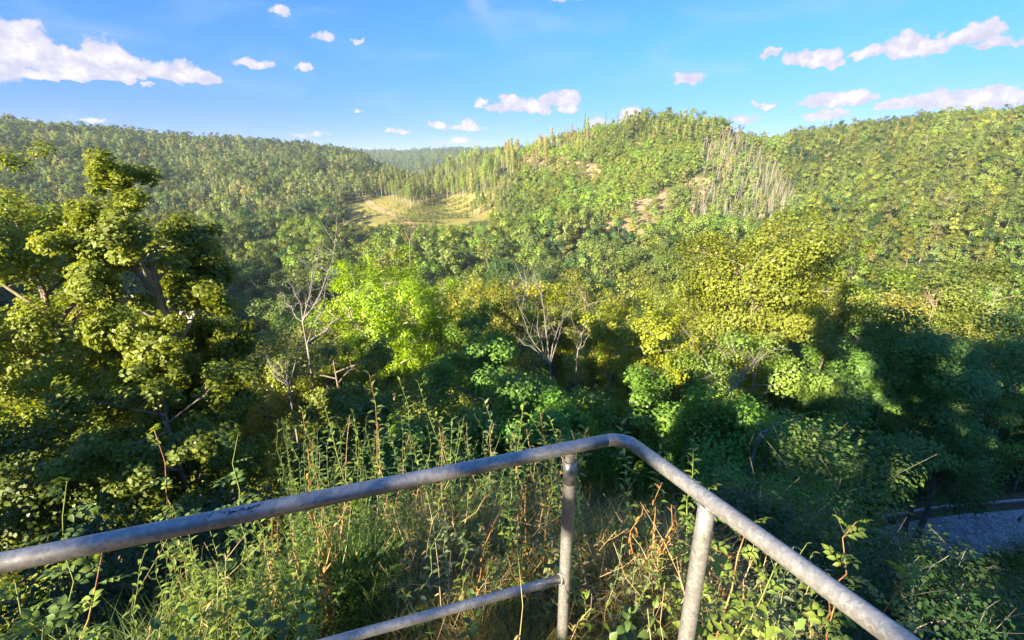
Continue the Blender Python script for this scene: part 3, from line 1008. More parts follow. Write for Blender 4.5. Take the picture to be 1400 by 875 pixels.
def plan_forest():
    """one row per tree: x, y, z, kind, prototype, scale, tint name"""
    P, extra, rg = forest_points()
    x, y = P[:, 0], P[:, 1]
    z = ground(x, y)
    r = np.hypot(x, y)
    az = np.degrees(np.arctan2(x, y))
    px, py, zc = project(np.stack([x, y, z], -1))
    front = zc > 5
    u = rg.uniform(0, 1, len(P))
    u2 = rg.uniform(0, 1, len(P))
    # broad patches of species
    patch = sum(np.sin(x * a + y * b + c) for a, b, c in ((.021, .013, 1), (-.011, .027, 2), (.035, -.03, .5), (.06, .05, 3))) / 4
    patch2 = sum(np.sin(x * a + y * b + c) for a, b, c in ((.05, .023, 4), (-.031, .047, 1), (.085, -.06, 2.5))) / 3
    middle = (az > -9) & (az < 29) & (r > 215) & (r < 560)
    clear = in_poly(px, py, CLEAR) & (r > 230) & (r < 470)
    bare = in_ell(px, py, BARE, 1.0) & (r > 200) & (r < 640)
    planted = (px > 512) & (px < 700) & (py > 222) & (py < 304) & (r > 300) & (r < 640) & ~clear
    tanz = in_poly(px, py, [(640, 218), (700, 180), (760, 165), (800, 168), (812, 200), (790, 235), (740, 245), (690, 240)]) & middle
    greyz = in_poly(px, py, [(938, 305), (952, 235), (962, 198), (1000, 186), (1045, 215), (1085, 262), (1092, 292), (1040, 318), (990, 312)]) & (r > 220) & (r < 600)
    crest = middle & (py < 205) & (px > 850) & (px < 1010)
    farh = r > 1100
    left = (az < -9) & (r > 300) & ~farh
    right = (az >= 24) & (r > 200) & ~middle
    rows = []
    FAR0 = 215
    for i in range(len(P)):
        s = rg.choice([rg.uniform(.6, .85), rg.uniform(.8, 1.15), rg.uniform(1.1, 1.55)], p=[.3, .45, .25])
        kind, tint = 'broad', None
        if extra[i] == 2:
            kind = 'shrub'; s = rg.uniform(.7, 1.35); tint = ('mid', 'dark', 'fresh', 'mid')[int(u2[i] * 3.99)]
        elif extra[i] == 4:
            if not greyz[i] or u[i] > .8: continue
            kind = 'dead'; s = rg.uniform(.5, 1.0); tint = 'mid'
        elif extra[i] == 3:
            if not clear[i]: continue
            kind = 'bush'; tint = 'olive' if u2[i] < .6 else 'mid'; s = rg.uniform(.22, .42)
        elif extra[i]:
            if not middle[i] or clear[i] or planted[i] or greyz[i] and u[i] < .7 or py[i] > 372 or tanz[i] and u[i] < .5 or px[i] > 1040:
                continue
            if bare[i] and u[i] < .6:
                continue
            kind = 'bush'; s = rg.uniform(.6, 1.3)
            tint = ('yellow' if u2[i] > .72 else 'fresh') if patch2[i] > -.1 else ('mid' if u2[i] < .4 else 'olive')
            if ((px[i] - 818) / 55) ** 2 + ((py[i] - 322) / 28) ** 2 < 1: tint = 'yellow' if u2[i] < .7 else 'lime'; s *= .8
            if u2[i] > .95: tint = 'dark'
        elif clear[i]:
            if u[i] < .45: continue
            kind = 'bush'; tint = 'olive' if u2[i] < .6 else 'fresh'; s = rg.uniform(.12, .42)
        elif bare[i]:
            if u[i] < .35: continue
            kind = 'bush'; tint = 'olive' if u2[i] < .6 else 'fresh'; s = rg.uniform(.2, .6)
        elif greyz[i]:
            kind = 'dead' if u[i] < .86 else 'bush'; s = rg.uniform(.6, 1.05); tint = 'olive'
        elif tanz[i]:
            kind = ('tan' if u[i] < .42 else ('slender' if u[i] < .78 else 'bush')); tint = 'olive' if u2[i] < .6 else 'tan'; s *= .85
        elif planted[i]:
            kind = 'slender'; tint = 'olive' if u2[i] < .6 else 'mid'; s *= .88
        elif middle[i] and py[i] < 345:
            if crest[i]:
                kind = 'slender' if u[i] < .4 else ('spruce' if u[i] < .5 else 'broad'); s *= .8; tint = 'olive' if u2[i] < .6 else 'mid'
            else:
                kind = 'broad' if u[i] < .14 else 'bush'; s *= .62 if kind == 'broad' else 1.15
                tint = ('fresh', 'fresh', 'olive', 'mid')[min(3, int(u2[i] * 4.3 - (patch2[i] > 0) * .8) if u2[i] > .2 else 0)]
        elif farh[i]:
            kind = 'broad' if u[i] < .75 else 'spruce'; tint = 'mid' if u2[i] < .5 else 'blue'; s *= 1.0
        elif left[i]:
            con = .72 * (patch[i] > .1) + .08 + .2 * (patch2[i] > .35)
            if u[i] < con:
                kind = 'spruce' if u2[i] < .6 else ('slender' if u2[i] > .88 else 'broad'); tint = 'spruce' if kind == 'spruce' and u2[i] < .35 else ('pale' if u2[i] > .55 else 'olive'); s *= .8
            else:
                tint = ('mid', 'olive', 'blue', 'dark', 'pale')[int(u2[i] * 4.99)]; s *= .82
            if (px[i] > 505) & (px[i] < 580) & (py[i] < 250) and r[i] > 540:
                if u[i] < .5: continue
                s *= .6
        elif right[i]:
            kind = 'spruce' if u[i] < .14 else ('slender' if u[i] < .24 else ('dead' if u[i] < .255 else 'broad'))
            tint = ('mid', 'olive', 'fresh', 'yellow', 'dark', 'pale')[int(min(5, u2[i] * 4.2 + (u[i] > .8) * 1.2 + (patch2[i] < -.4)))]
            s *= .76
        else:
            tint = ('mid', 'olive', 'fresh', 'dark', 'mid', 'yellow')[int(u2[i] * 5.35)]
            if middle[i] and u[i] < .05 and r[i] > 190: kind = 'dead'; s *= .7
        h = {'shrub': 3.6, 'broad': 15 if r[i] < FAR0 else 14, 'bush': 6, 'spruce': 17, 'slender': 14, 'dead': 13, 'tan': 14}[kind]
        # nothing may stand in front of the clearing or the trees that show in front
        if r[i] < 420 and front[i]:
            for _try in range(5):
                tp = project(np.array([[x[i], y[i], z[i] + h * s]]))
                tpx, tpy = float(tp[0][0]), float(tp[1][0])
                bad = False
                if r[i] < 75 and tpy < np.interp(tpx, LIM_X, LIM_Y): bad = True
                if r[i] < 75:
                    wpx = 3.2 * s * F / r[i]
                    for hx, hb, hh, hr in HERO_PX:
                        if r[i] < hr + 6 and abs(tpx - hx) < hh + wpx and tpy < hb - 12: bad = True; break
                    pp, aa, tz_ = x[i] * SX[0] + y[i] * SX[1], x[i] * SY[0] + y[i] * SY[1], z[i] + h * s
                    for hp, ha, hR, hz in HERO_SUN:
                        if hp < -3 and 0 < ha - aa < 45 and abs(hp - pp) < hR + 2.6 * s and tz_ > hz - 4.5 + .374 * (ha - aa): bad = True; break
                if not clear[i] and 75 <= r[i] < 330 and 455 < tpx < 672 and tpy < 308 and az[i] < 1: bad = True
                if 75 <= r[i] < 200 and 1180 < tpx < 1360 and tpy < 345: bad = True
                if not bad: break
                s *= .82
            if bad or (s < .36 and kind == 'broad') or (s < .4 and kind == 'shrub'): continue
        if r[i] < 75:
            if kind != 'shrub' and np.any([(x[i] - a) ** 2 + (y[i] - b) ** 2 < (1.2 + .55 * c) ** 2 for a, b, c in HERO_XY]): continue
            d = float(road_dist(np.array([x[i]]), np.array([y[i]]))[0])
            if d < 5.0: continue
            if d < 13 and r[i] < 52 and kind != 'shrub': s = min(s, .4)
            # keep the view down to the road open
            tp = project(np.array([[x[i], y[i], z[i] + h * s]]))
            if r[i] < 46 and tp[0][0] > 1195 and tp[1][0] < 770: continue
        if r[i] > 120 and not farh[i]:
            pass
        if hidden(x[i:i + 1], y[i:i + 1], z[i:i + 1] + h * s)[0]:
            continue
        tone = 1 + .22 * patch[i] + .16 * patch2[i]
        if middle[i]: tone *= 1.3
        rows.append((x[i], y[i], z[i], kind, int(rg.integers(0, 100)), s, tint, r[i], px[i], py[i], h, tone))
    return rows


def crest_trees():
    """the few conifers that stand out against the sky on the middle hill"""
    items = [(801, 152, 440, 2.6, 'bushy pine alone on the skyline of the middle hill'), (829, 151, 445, 1.5, 'thin spruce spire on the skyline, left of the cloud behind the middle hill'), (845, 152, 446, 1.7, 'second spruce spire on the skyline beside the thin one'),
             (858, 155, 448, 1.3, 'short spruce spire on the skyline touching the cloud'), (893, 149, 450, 2.4, 'dark rounded tree at the top of the middle hill'), (940, 153, 452, 1.6, 'spruce on the crest above the dead stems'), (951, 154, 452, 1.5, 'second spruce on the crest above the dead stems'), (1138, 160, 470, 2, 'leaning dark conifer on the skyline between two hills'), (1150, 159, 470, 1.8, 'second dark conifer on the skyline between two hills')]
    for i, (px, py, t, R, lab) in enumerate(items):
        T = pt(px, py, t)
        g = float(ground(T[0], T[1]))
        H = max(9.0, T[2] - g)
        g = T[2] - H
        tm, cm = spruce('crest', 150 + i, H, R * 1.25, 15, 8, 2, .25)
        e = link('crest_conifer', None, None, lab, 'conifer', 'conifers on the skyline')
        e.location = (T[0], T[1], g)
        link('trunk', tm, e); link('crown', cm, e, tint=(.035, .06, .03))


def region(az, r, px, py):
    if r > 1100: return 'on the farthest hill'
    if az < -9 and r > 330:
        return 'high on the hill left of the clearing' if r > 620 else 'low on the hill left of the clearing'
    if -9 <= az < 28 and r > 215:
        if px < 700 and py < 304: return 'in the plantation behind the clearing'
        return 'on the upper middle hill' if py < 250 else 'on the lower middle hill'
    if r > 200 and az >= 24: return 'on the wooded hill behind the golden maple'
    if r < 75: return 'in the near wood below the rail'
    return 'in the valley wood before the clearing' if az < 5 else 'in the valley wood before the middle hill'


def build_forest():
    rows = plan_forest()
    jit = random.Random(9)
    spec = {'shrub': ('hazel_bush', 'bush', 'bushy hazel'), 'broad': ('broadleaf_tree', 'tree', 'round crowned broadleaf tree'), 'bush': ('young_tree', 'young tree', 'low bushy young tree'),
            'spruce': ('spruce_tree', 'conifer', 'pointed spruce'), 'slender': ('slender_tree', 'tree', 'slender pale stemmed tree'),
            'dead': ('standing_dead_tree', 'dead tree', 'bare standing dead tree'), 'tan': ('standing_dead_tree', 'dead tree', 'dry tan standing dead conifer')}
    limit = {'shrub': 290, 'broad': 265, 'bush': 280, 'spruce': 280, 'slender': 260, 'dead': 150, 'tan': 130}
    protos = {'shrub': SHRP, 'broad': FARP, 'bush': BUSP, 'spruce': SPRP, 'slender': SLIP, 'dead': DEAP, 'tan': TANP}
    rest = []
    for kind in spec:
        mine = [q for q in rows if q[3] == kind]
        mine.sort(key=lambda q: -(q[5] * q[10] / q[7]) * (1 if -60 < q[8] < 1460 else .01))
        for n, q in enumerate(mine):
            x, y, z, _, pi, s, tint, r, px, py, h, tone = q
            tv = np.array(TINTS[tint or 'mid']) * (tone if r > 110 else np.array([1.45, 1.25, .95])) * (1 + np.array([jit.uniform(-.14, .12), jit.uniform(-.1, .12), jit.uniform(-.2, .2)]))  # near tints raised to lift the woods standing in shade
            if n >= limit[kind]:
                rest.append((q, tv)); continue
            nm, cat, word = spec[kind]
            az = math.degrees(math.atan2(x, y))
            tw = TWORD[tint or 'mid'] + ' ' if kind not in ('dead', 'tan') else ''
            size = 'small ' if s < .72 else ('tall ' if s > 1.1 else '')
            where = region(az, r, px, py)
            label = f'{size}{tw}{word} {where}'
            group = f'{size}{tw}{word}s {where}'
            rot = (0, 0, jit.uniform(0, 6.28))
            sc = (s * jit.uniform(.88, 1.12), s * jit.uniform(.88, 1.12), s * jit.uniform(.9, 1.12))
            if kind == 'shrub' or kind == 'broad' and r < 215:
                tm, cm = SHRP_PARTS[pi % len(SHRP_PARTS)] if kind == 'shrub' else (NEARP[pi % len(NEARP)] if r < 85 else MIDP[pi % len(MIDP)])
                e = link(nm, None, None, label, cat, group)
                e.location = (x, y, z); e.rotation_euler = rot; e.scale = sc
                link('trunk', tm, e)
                link('crown', cm, e, tint=tv)
            else:
                me = protos[kind][pi % len(protos[kind])]
                o = link(nm, me, None, label, cat, group, tint=tv)
                if kind in ('dead', 'tan'): rot = (jit.gauss(0, .13), jit.gauss(0, .13), rot[2])
                o.location = (x, y, z); o.rotation_euler = rot; o.scale = sc
    # everything farther: one forest
    flat = [m for k in spec for m in protos[k]]
    if any(q[7] < FARCUT for q, _ in rest):
        pass
    col = bpy.data.collections.new('tree_forms')
    names = []
    for i, m in enumerate(flat):
        o = bpy.data.objects.new(f'tree_form.{i:03d}', m)
        col.objects.link(o)
    start = {}
    k = 0
    for kd in spec:
        start[kd] = k; k += len(protos[kd])
    idx = [start[q[3]] + q[4] % len(protos[q[3]]) for q, _ in rest]
    V = np.array([[q[0], q[1], q[2]] for q, _ in rest])
    rot = np.array([[jit.gauss(0, .13 if q[3] in ('dead', 'tan') else .03), jit.gauss(0, .13 if q[3] in ('dead', 'tan') else .03), jit.uniform(0, 6.28)] for q, _ in rest])
    scl = np.array([[q[5] * jit.uniform(.85, 1.15), q[5] * jit.uniform(.85, 1.15), q[5] * jit.uniform(.88, 1.15)] for q, _ in rest])
    tin = np.array([t for _, t in rest])
    me = bpy.data.meshes.new('forest')
    me.vertices.add(len(V)); me.vertices.foreach_set('co', V.astype(np.float32).ravel())
    for n_, v_ in (('rot', rot), ('scl', scl), ('tint', tin)):
        a = me.attributes.new(n_, 'FLOAT_VECTOR', 'POINT'); a.data.foreach_set('vector', v_.astype(np.float32).ravel())
    a = me.attributes.new('form', 'INT', 'POINT'); a.data.foreach_set('value', np.array(idx, np.int32))
    o = link('forest', me, None, 'dense mixed woodland covering the hillsides beyond the valley', 'forest', kind='stuff')
    ng = bpy.data.node_groups.new('forest_nodes', 'GeometryNodeTree')
    ng.interface.new_socket('Geometry', in_out='INPUT', socket_type='NodeSocketGeometry')
    ng.interface.new_socket('Geometry', in_out='OUTPUT', socket_type='NodeSocketGeometry')
    gi = ng.nodes.new('NodeGroupInput'); go = ng.nodes.new('NodeGroupOutput')
    iop = ng.nodes.new('GeometryNodeInstanceOnPoints')
    ci = ng.nodes.new('GeometryNodeCollectionInfo')
    ci.inputs['Collection'].default_value = col
    ci.inputs['Separate Children'].default_value = True
    ci.inputs['Reset Children'].default_value = True

    def named(n, t):
        q = ng.nodes.new('GeometryNodeInputNamedAttribute'); q.data_type = t; q.inputs['Name'].default_value = n
        return q.outputs['Attribute']
    L = ng.links
    L.new(gi.outputs[0], iop.inputs['Points'])
    L.new(ci.outputs[0], iop.inputs['Instance'])
    iop.inputs['Pick Instance'].default_value = True
    L.new(named('form', 'INT'), iop.inputs['Instance Index'])
    e2r = ng.nodes.new('FunctionNodeEulerToRotation')
    L.new(named('rot', 'FLOAT_VECTOR'), e2r.inputs[0])
    L.new(e2r.outputs[0], iop.inputs['Rotation'])
    L.new(named('scl', 'FLOAT_VECTOR'), iop.inputs['Scale'])
    L.new(iop.outputs[0], go.inputs[0])
    md = o.modifiers.new('forest', 'NODES')
    md.node_group = ng
    print('FOREST', len(rows), 'stuff', len(rest))


FARCUT = 200
build_heroes()
build_snags()
crest_trees()
build_forest()

# ------------------------------------------------------------------ the railing
def galvanised():
    m, t = material('galvanised_steel')
    tc = t.n.new('ShaderNodeTexCoord')
    vo = t.n.new('ShaderNodeTexVoronoi')
    vo.inputs['Scale'].default_value = 120
    t.link(t.vmath('ADD', tc.outputs['Object'], t.vmath('MULTIPLY', t.n_comb(t.noise(tc.outputs['Object'], 60, 3)), (.02, .02, .02))), vo.inputs['Vector'])
    spg = t.n.new('ShaderNodeSeparateColor')
    t.link(vo.outputs['Color'], spg.inputs[0])
    n = t.noise(tc.outputs['Object'], 22, 8, .7)
    n2 = t.noise(tc.outputs['Object'], 6, 5, .6)
    f = t.math('ADD', t.math('MULTIPLY', spg.outputs[0], .45), t.math('MULTIPLY', n, .75), clamp=True)
    c = t.ramp(f, [(.2, (.2, .2, .2)), (.5, (.27, .265, .255)), (.85, (.38, .37, .35))])
    stain = t.smooth(n2, .58, .72)
    c = t.mix(t.math('MULTIPLY', stain, .45), c, (.2, .165, .12))
    dirt = t.smooth(t.noise(tc.outputs['Object'], 48, 6, .75), .56, .7)
    c = t.mix(t.math('MULTIPLY', dirt, .35), c, (.13, .12, .1))
    scr = t.smooth(t.noise(tc.outputs['Object'], 130, 3, .8), .62, .68)
    c = t.mix(t.math('MULTIPLY', scr, .5), c, (.2, .2, .2))
    r = t.math('ADD', .27, t.math('MULTIPLY', n, .3))
    finish(t, principled(t, c, r, .5, .6, bump=t.math('ADD', n, t.math('MULTIPLY', scr, -.5)), bstr=.25, bdist=.002))
    return m


M_STEEL = galvanised()
RAD = .0205
RL = pt(0, 770, .92); RC = pt(851.5, 597.5, 1.56); RR = pt(1226, 872, .77)
RAIL_L = nrm(RL - RC); RAIL_R = nrm(RR - RC)


def on_rail(a, b, px):
    """point of the rail axis a-b that lies in photo column px"""
    lo, hi = 0.0, 1.0
    sgn = 1 if project((b)[None])[0][0] > project(a[None])[0][0] else -1
    for _ in range(40):
        mid = (lo + hi) / 2
        x = project((a + (b - a) * mid)[None])[0][0]
        if (x - px) * sgn > 0: hi = mid
        else: lo = mid
    return a + (b - a) * lo


def build_rail():
    root = link('handrail', None, None, 'galvanised tube handrail with a bent corner round the viewpoint', 'handrail')
    P1 = on_rail(RC, RL, 780.5)
    P2 = on_rail(RC, RR, 968)
    base = np.array([P1[0], P1[1], float(ground(P1[0], P1[1]))])
    root.location = base
    loc = lambda p: np.asarray(p) - base
    # fillet at the corner
    ang = math.acos(float(RAIL_L @ RAIL_R))
    fil = .062
    cut = fil / math.tan(ang / 2)
    bis = nrm(RAIL_L + RAIL_R)
    cen = RC + bis * fil / math.sin(ang / 2)
    a0, a1 = RC + RAIL_L * cut, RC + RAIL_R * cut
    u = nrm(a0 - cen); v = nrm(a1 - cen)
    tot = math.acos(float(u @ v))
    w = nrm(v - u * (u @ v))
    arc = np.array([cen + fil * (u * math.cos(q) + w * math.sin(q)) for q in np.linspace(0, tot, 14)])
    el = MB(); el.tube(loc(arc), RAD, 28)
    link('elbow', el.mesh('elbow', [M_STEEL]), root)
    g = .0012
    for (s, d, far) in ((a0, RAIL_L, 2.35), (a1, RAIL_R, 2.2)):
        q = MB()
        pts = np.array([s + d * g + d * far * k for k in np.linspace(0, 1, 20)])
        q.tube(loc(pts), RAD, 28, cap=True)
        link('top_rail', q.mesh('top_rail', [M_STEEL]), root)
    ms, ts = material('seam_dark')
    finish(ts, principled(ts, (.1, .1, .1), .6, .3, .5))
    for (s, d) in ((a0, RAIL_L), (a1, RAIL_R)):
        q = MB(); q.tube(loc(np.array([s - d * .0006, s + d * g])), RAD * .965, 28)
        link('seam', q.mesh('seam', [ms]), root)
    # posts
    for i, P in enumerate((P1, P2)):
        q = MB()
        gz = float(ground(P[0], P[1])) - .35
        top = P[2] - RAD * (.7 if i else 1.0) - (.03 if i == 0 else 0)
        r = .0205 if i == 0 else .0215
        zz = np.linspace(top, gz, 16)
        q.tube(loc(np.stack([np.full(16, P[0]), np.full(16, P[1]), zz], -1)), r, 28, cap=True)
        po = link('post', q.mesh('post', [M_STEEL]), root)
        if i == 0:
            n = MB(); n.tube(loc(np.array([[P[0], P[1], P[2] - RAD * .6], [P[0], P[1], P[2] - RAD - .012], [P[0], P[1], top - .004]])), [.019, .0165, .0185], 24)
            link('neck', n.mesh('neck', [M_STEEL]), po)
            # half sleeve with a rounded lower end
            s = MB()
            na = 17
            face = math.atan2(-P[1], -P[0])
            A = np.linspace(-1.25, 1.25, na)
            rows = []
            for rr in (r + .0028, r + .0004):
                zt = top + .004
                zb = top - .045 - .034 * np.sqrt(np.clip(1 - (A / 1.26) ** 2, 0, 1))
                for z in (np.full(na, zt), (zt + zb) / 2, zb):
                    rows.append(np.stack([P[0] + rr * np.cos(face + A), P[1] + rr * np.sin(face + A), z], -1))
            V = loc(np.vstack(rows))
            k = np.arange(na - 1)
            qd = lambda a, b: np.stack([a * na + k, a * na + k + 1, b * na + k + 1, b * na + k], -1)
            Q = np.vstack([qd(0, 1), qd(1, 2), qd(2, 5), qd(5, 4), qd(4, 3), qd(3, 0)])
            e = [[0, na, 4 * na, 3 * na], [na, 2 * na, 5 * na, 4 * na], [na - 1, 4 * na - 1, 5 * na - 1, 2 * na - 1], [2 * na - 1, 5 * na - 1, 6 * na - 1, 3 * na - 1]]
            s.add(V, np.vstack([Q, e]))
            link('sleeve', s.mesh('sleeve', [M_STEEL], smooth=False), po)
        else:
            wd = MB()
            th = np.linspace(0, 2 * PI, 22)
            dz = -RAD * np.sqrt(np.clip(1 - (np.cos(th - math.atan2(-RAIL_R[0], RAIL_R[1])) * .9) ** 2, 0, 1))
            wd.tube(loc(np.stack([P[0] + (r + .0005) * np.cos(th), P[1] + (r + .0005) * np.sin(th), P[2] + dz - .004], -1)), .0045, 6)
            link('weld', wd.mesh('weld', [M_STEEL]), po)
    # the middle rail, meeting the first post
    J = None
    for z in np.linspace(.2, .9, 400):
        x, y, _ = project(np.array([[P1[0], P1[1], z]]))
        if y[0] < 790: J = np.array([P1[0], P1[1], z]); break
    # its direction keeps to the top rail's plan, and passes through photo point (460, 878)
    dl = RAIL_L.copy(); dl[2] = 0; dl = nrm(dl)
    def row_at(s):
        X, Y, _ = project(J + (dl + np.array([0, 0, s])) * np.linspace(0, 1.2, 80)[:, None])
        return float(np.interp(-460, -X, Y))
    best = min(np.linspace(-.3, .3, 241), key=lambda s: abs(row_at(s) - 876))
    d = nrm(dl + np.array([0, 0, best]))
    q = MB(); q.tube(loc(np.array([J + d * (.016 + 2.2 * k) for k in np.linspace(0, 1, 14)])), .0150, 22, cap=True)
    link('middle_rail', q.mesh('middle_rail', [M_STEEL]), root)
    wd = MB(); th = np.linspace(0, 2 * PI, 20)
    uu = nrm(np.cross(d, [0, 0, 1])); vv = np.cross(uu, d)
    wd.tube(loc(np.array([J + d * .0205 + .0158 * (uu * math.cos(a) + vv * math.sin(a)) for a in th])), .005, 6)
    link('weld', wd.mesh('weld', [M_STEEL]), root)
    # black pen scribble on the long rail
    S = [[(322, 326), (345, 298), (372, 276)], [(402, 284), (416, 276), (432, 278)], [(462, 276), (466, 292), (474, 304)],
         [(484, 312), (505, 312), (522, 292), (530, 272), (512, 280), (500, 296)], [(530, 296), (545, 284), (548, 270), (536, 280), (552, 282), (578, 272)],
         [(556, 268), (560, 280), (584, 274)], [(606, 272), (628, 252), (648, 236), (652, 252), (640, 262), (668, 262)], [(660, 268), (684, 250), (712, 226), (708, 246), (688, 270)],
         [(676, 250), (700, 248), (744, 236)], [(716, 272), (724, 256), (748, 222), (758, 226)], [(722, 282), (734, 280), (738, 266)], [(748, 232), (772, 214), (800, 206), (806, 214), (770, 236)]]
    ink, ti = material('black_ink')
    finish(ti, principled(ti, (.01, .011, .02), .5, .3))
    sc = MB()
    for st in S:
        P = np.array(st, float) / 7 + np.array([240, 660])
        tt = np.linspace(0, len(P) - 1, 5 * len(P))
        out = []
        for q in tt:
            x, y = np.interp(q, np.arange(len(P)), P[:, 0]), np.interp(q, np.arange(len(P)), P[:, 1])
            r0 = nrm(ray(x, y))
            o = EYE - RC
            dp = r0 - RAIL_L * (r0 @ RAIL_L); op_ = o - RAIL_L * (o @ RAIL_L)
            A_, B_, C_ = dp @ dp, 2 * dp @ op_, op_ @ op_ - (RAD + .0003) ** 2
            D_ = B_ * B_ - 4 * A_ * C_
            if D_ < 0: continue
            out.append(EYE + r0 * (-B_ - math.sqrt(D_)) / (2 * A_))
        if len(out) > 2:
            sc.tube(loc(np.array(out)), .0009, 4)
    link('pen_scribble', sc.mesh('pen_scribble', [ink]), root)
    return P1, P2


POST1, POST2 = build_rail()


# ------------------------------------------------------------------ the road below and its crash barriers
def build_road():
    d = nrm(np.gradient(ROADP[:, :2], axis=0))
    nn = np.stack([-d[:, 1], d[:, 0]], -1)
    m, t = material('road_setts')
    g = t.n.new('ShaderNodeNewGeometry')
    vo = t.n.new('ShaderNodeTexVoronoi'); vo.inputs['Scale'].default_value = 3.2
    t.link(g.outputs['Position'], vo.inputs['Vector'])
    ed = t.n.new('ShaderNodeTexVoronoi'); ed.feature = 'DISTANCE_TO_EDGE'; ed.inputs['Scale'].default_value = 3.2
    t.link(g.outputs['Position'], ed.inputs['Vector'])
    s = t.n.new('ShaderNodeSeparateColor'); t.link(vo.outputs['Color'], s.inputs[0])
    c = t.ramp(t.math('ADD', t.math('MULTIPLY', s.outputs[0], .6), t.math('MULTIPLY', t.noise(g.outputs['Position'], .8, 5), .5)), [(.25, (.27, .27, .27)), (.75, (.5, .5, .5))])
    c = t.mix(t.math('SUBTRACT', 1.0, t.smooth(ed.outputs['Distance'], .0, .09)), c, (.12, .115, .1))
    finish(t, principled(t, c, .75, .35, bump=ed.outputs['Distance'], bstr=.4, bdist=.03))

    def ribbon(off0, off1, z0, z1):
        A = np.column_stack([ROADP[:, :2] + nn * off0, np.full(len(ROADP), ROAD_Z + z0)])
        B = np.column_stack([ROADP[:, :2] + nn * off1, np.full(len(ROADP), ROAD_Z + z1)])
        n = len(ROADP); k = np.arange(n - 1)
        return np.vstack([A, B]), np.stack([k, k + 1, n + k + 1, n + k], -1)
    V, Q = ribbon(ROAD_HALF - .5, -ROAD_HALF + .4, .05, .05)
    link('road', new_mesh('road', V, Q, [m]), kind='structure', label='grey stone paved road bend far down on the right', cat='road')
    m2, t2 = material('road_edge')
    g2 = t2.n.new('ShaderNodeNewGeometry')
    c2 = t2.ramp(t2.noise(g2.outputs['Position'], 1.7, 6, .7), [(.3, (.07, .08, .03)), (.55, (.15, .13, .07)), (.75, (.23, .19, .1))])
    finish(t2, principled(t2, c2, .9, .1))
    b = MB()
    for o0, o1 in ((ROAD_HALF - .5, ROAD_HALF + 1.6), (-ROAD_HALF + .4, -ROAD_HALF - 1.2)):
        b.add(*ribbon(o0, o1, .046, .09))
    link('road_verge', b.mesh('road_verge', [m2]), kind='structure', label='grassy verges on both sides of the road', cat='verge')
    ms, ts = material('barrier_steel')
    gg = ts.n.new('ShaderNodeNewGeometry')
    cc = ts.ramp(ts.noise(gg.outputs['Position'], 3, 5), [(.3, (.4, .41, .43)), (.7, (.6, .61, .63))])
    finish(ts, principled(ts, cc, .45, .5, .5))
    prof = [(-.02, .42), (.05, .46), (.05, .52), (-.02, .56), (.05, .6), (.05, .68), (-.02, .72)]
    for side, lab in ((ROAD_HALF + .1, 'far steel crash barrier along the outer edge of the road'), (-ROAD_HALF + .1, 'near steel crash barrier, half hidden by twigs, on this side of the road')):
        i0 = 0 if side > 0 else 34
        sl = slice(i0, len(ROADP))
        P = ROADP[sl, :2] + nn[sl] * side
        N = nn[sl] * (-1 if side > 0 else 1)
        root = link('crash_barrier', None, None, lab, 'crash barrier', 'crash barriers along the road')
        root.location = (P[0, 0], P[0, 1], ROAD_Z)
        rows = np.array([[(p[0] + n[0] * o - P[0, 0], p[1] + n[1] * o - P[0, 1], h) for (o, h) in prof] for p, n in zip(P, N)])
        m_, k_ = rows.shape[:2]
        i = np.arange(m_ - 1)[:, None] * k_; k = np.arange(k_ - 1)[None]
        Q = np.stack([i + k, i + k + 1, i + k_ + k + 1, i + k_ + k], -1).reshape(-1, 4)
        link('beam', new_mesh('beam', rows.reshape(-1, 3), Q, [ms], True), root)
        dist = np.concatenate([[0], np.cumsum(np.linalg.norm(np.diff(P, axis=0), axis=1))])
        pm = MB(); pm.box((0, 0, .3), (.05, .06, .34))
        pmesh = pm.mesh('barrier_post', [ms], smooth=False)
        for s in np.arange(.6, dist[-1], 2.0):
            o = link('post', pmesh, root)
            x, y = np.interp(s, dist, P[:, 0]), np.interp(s, dist, P[:, 1])
            nx, ny = np.interp(s, dist, N[:, 0]), np.interp(s, dist, N[:, 1])
            o.location = (x - nx * .1 - P[0, 0], y - ny * .1 - P[0, 1], 0)
            o.rotation_euler = (0, 0, math.atan2(ny, nx))


build_road()


def build_track():
    """earth track across the clearing"""
    P = np.array([pt(x, y, t) for x, y, t in ((497, 272, 395), (508, 278, 372), (522, 287, 345), (538, 297, 318), (556, 307, 296), (572, 314, 280))])
    q = np.linspace(0, 5, 40)
    P = np.stack([np.interp(q, np.arange(6), P[:, k]) for k in range(2)], -1)
    d = nrm(np.gradient(P, axis=0)); n = np.stack([-d[:, 1], d[:, 0]], -1)
    rows = []
    for o in (-2.6, -.9, .9, 2.6):
        xy = P + n * o
        rows.append(np.column_stack([xy, ground(xy[:, 0], xy[:, 1]) + .45]))
    V = np.vstack(rows); m_ = len(P); k = np.arange(m_ - 1)
    Q = np.vstack([np.stack([j * m_ + k, j * m_ + k + 1, (j + 1) * m_ + k + 1, (j + 1) * m_ + k], -1) for j in range(3)])
    m, t = material('earth_track')
    g = t.n.new('ShaderNodeNewGeometry')
    finish(t, principled(t, t.ramp(t.noise(g.outputs['Position'], .5, 6, .7), [(.3, (.24, .16, .08)), (.7, (.38, .25, .13))]), .95, .1))
    link('track', new_mesh('track', V, Q, [m], True), kind='structure', label='orange earth track running down the clearing', cat='track')


build_track()


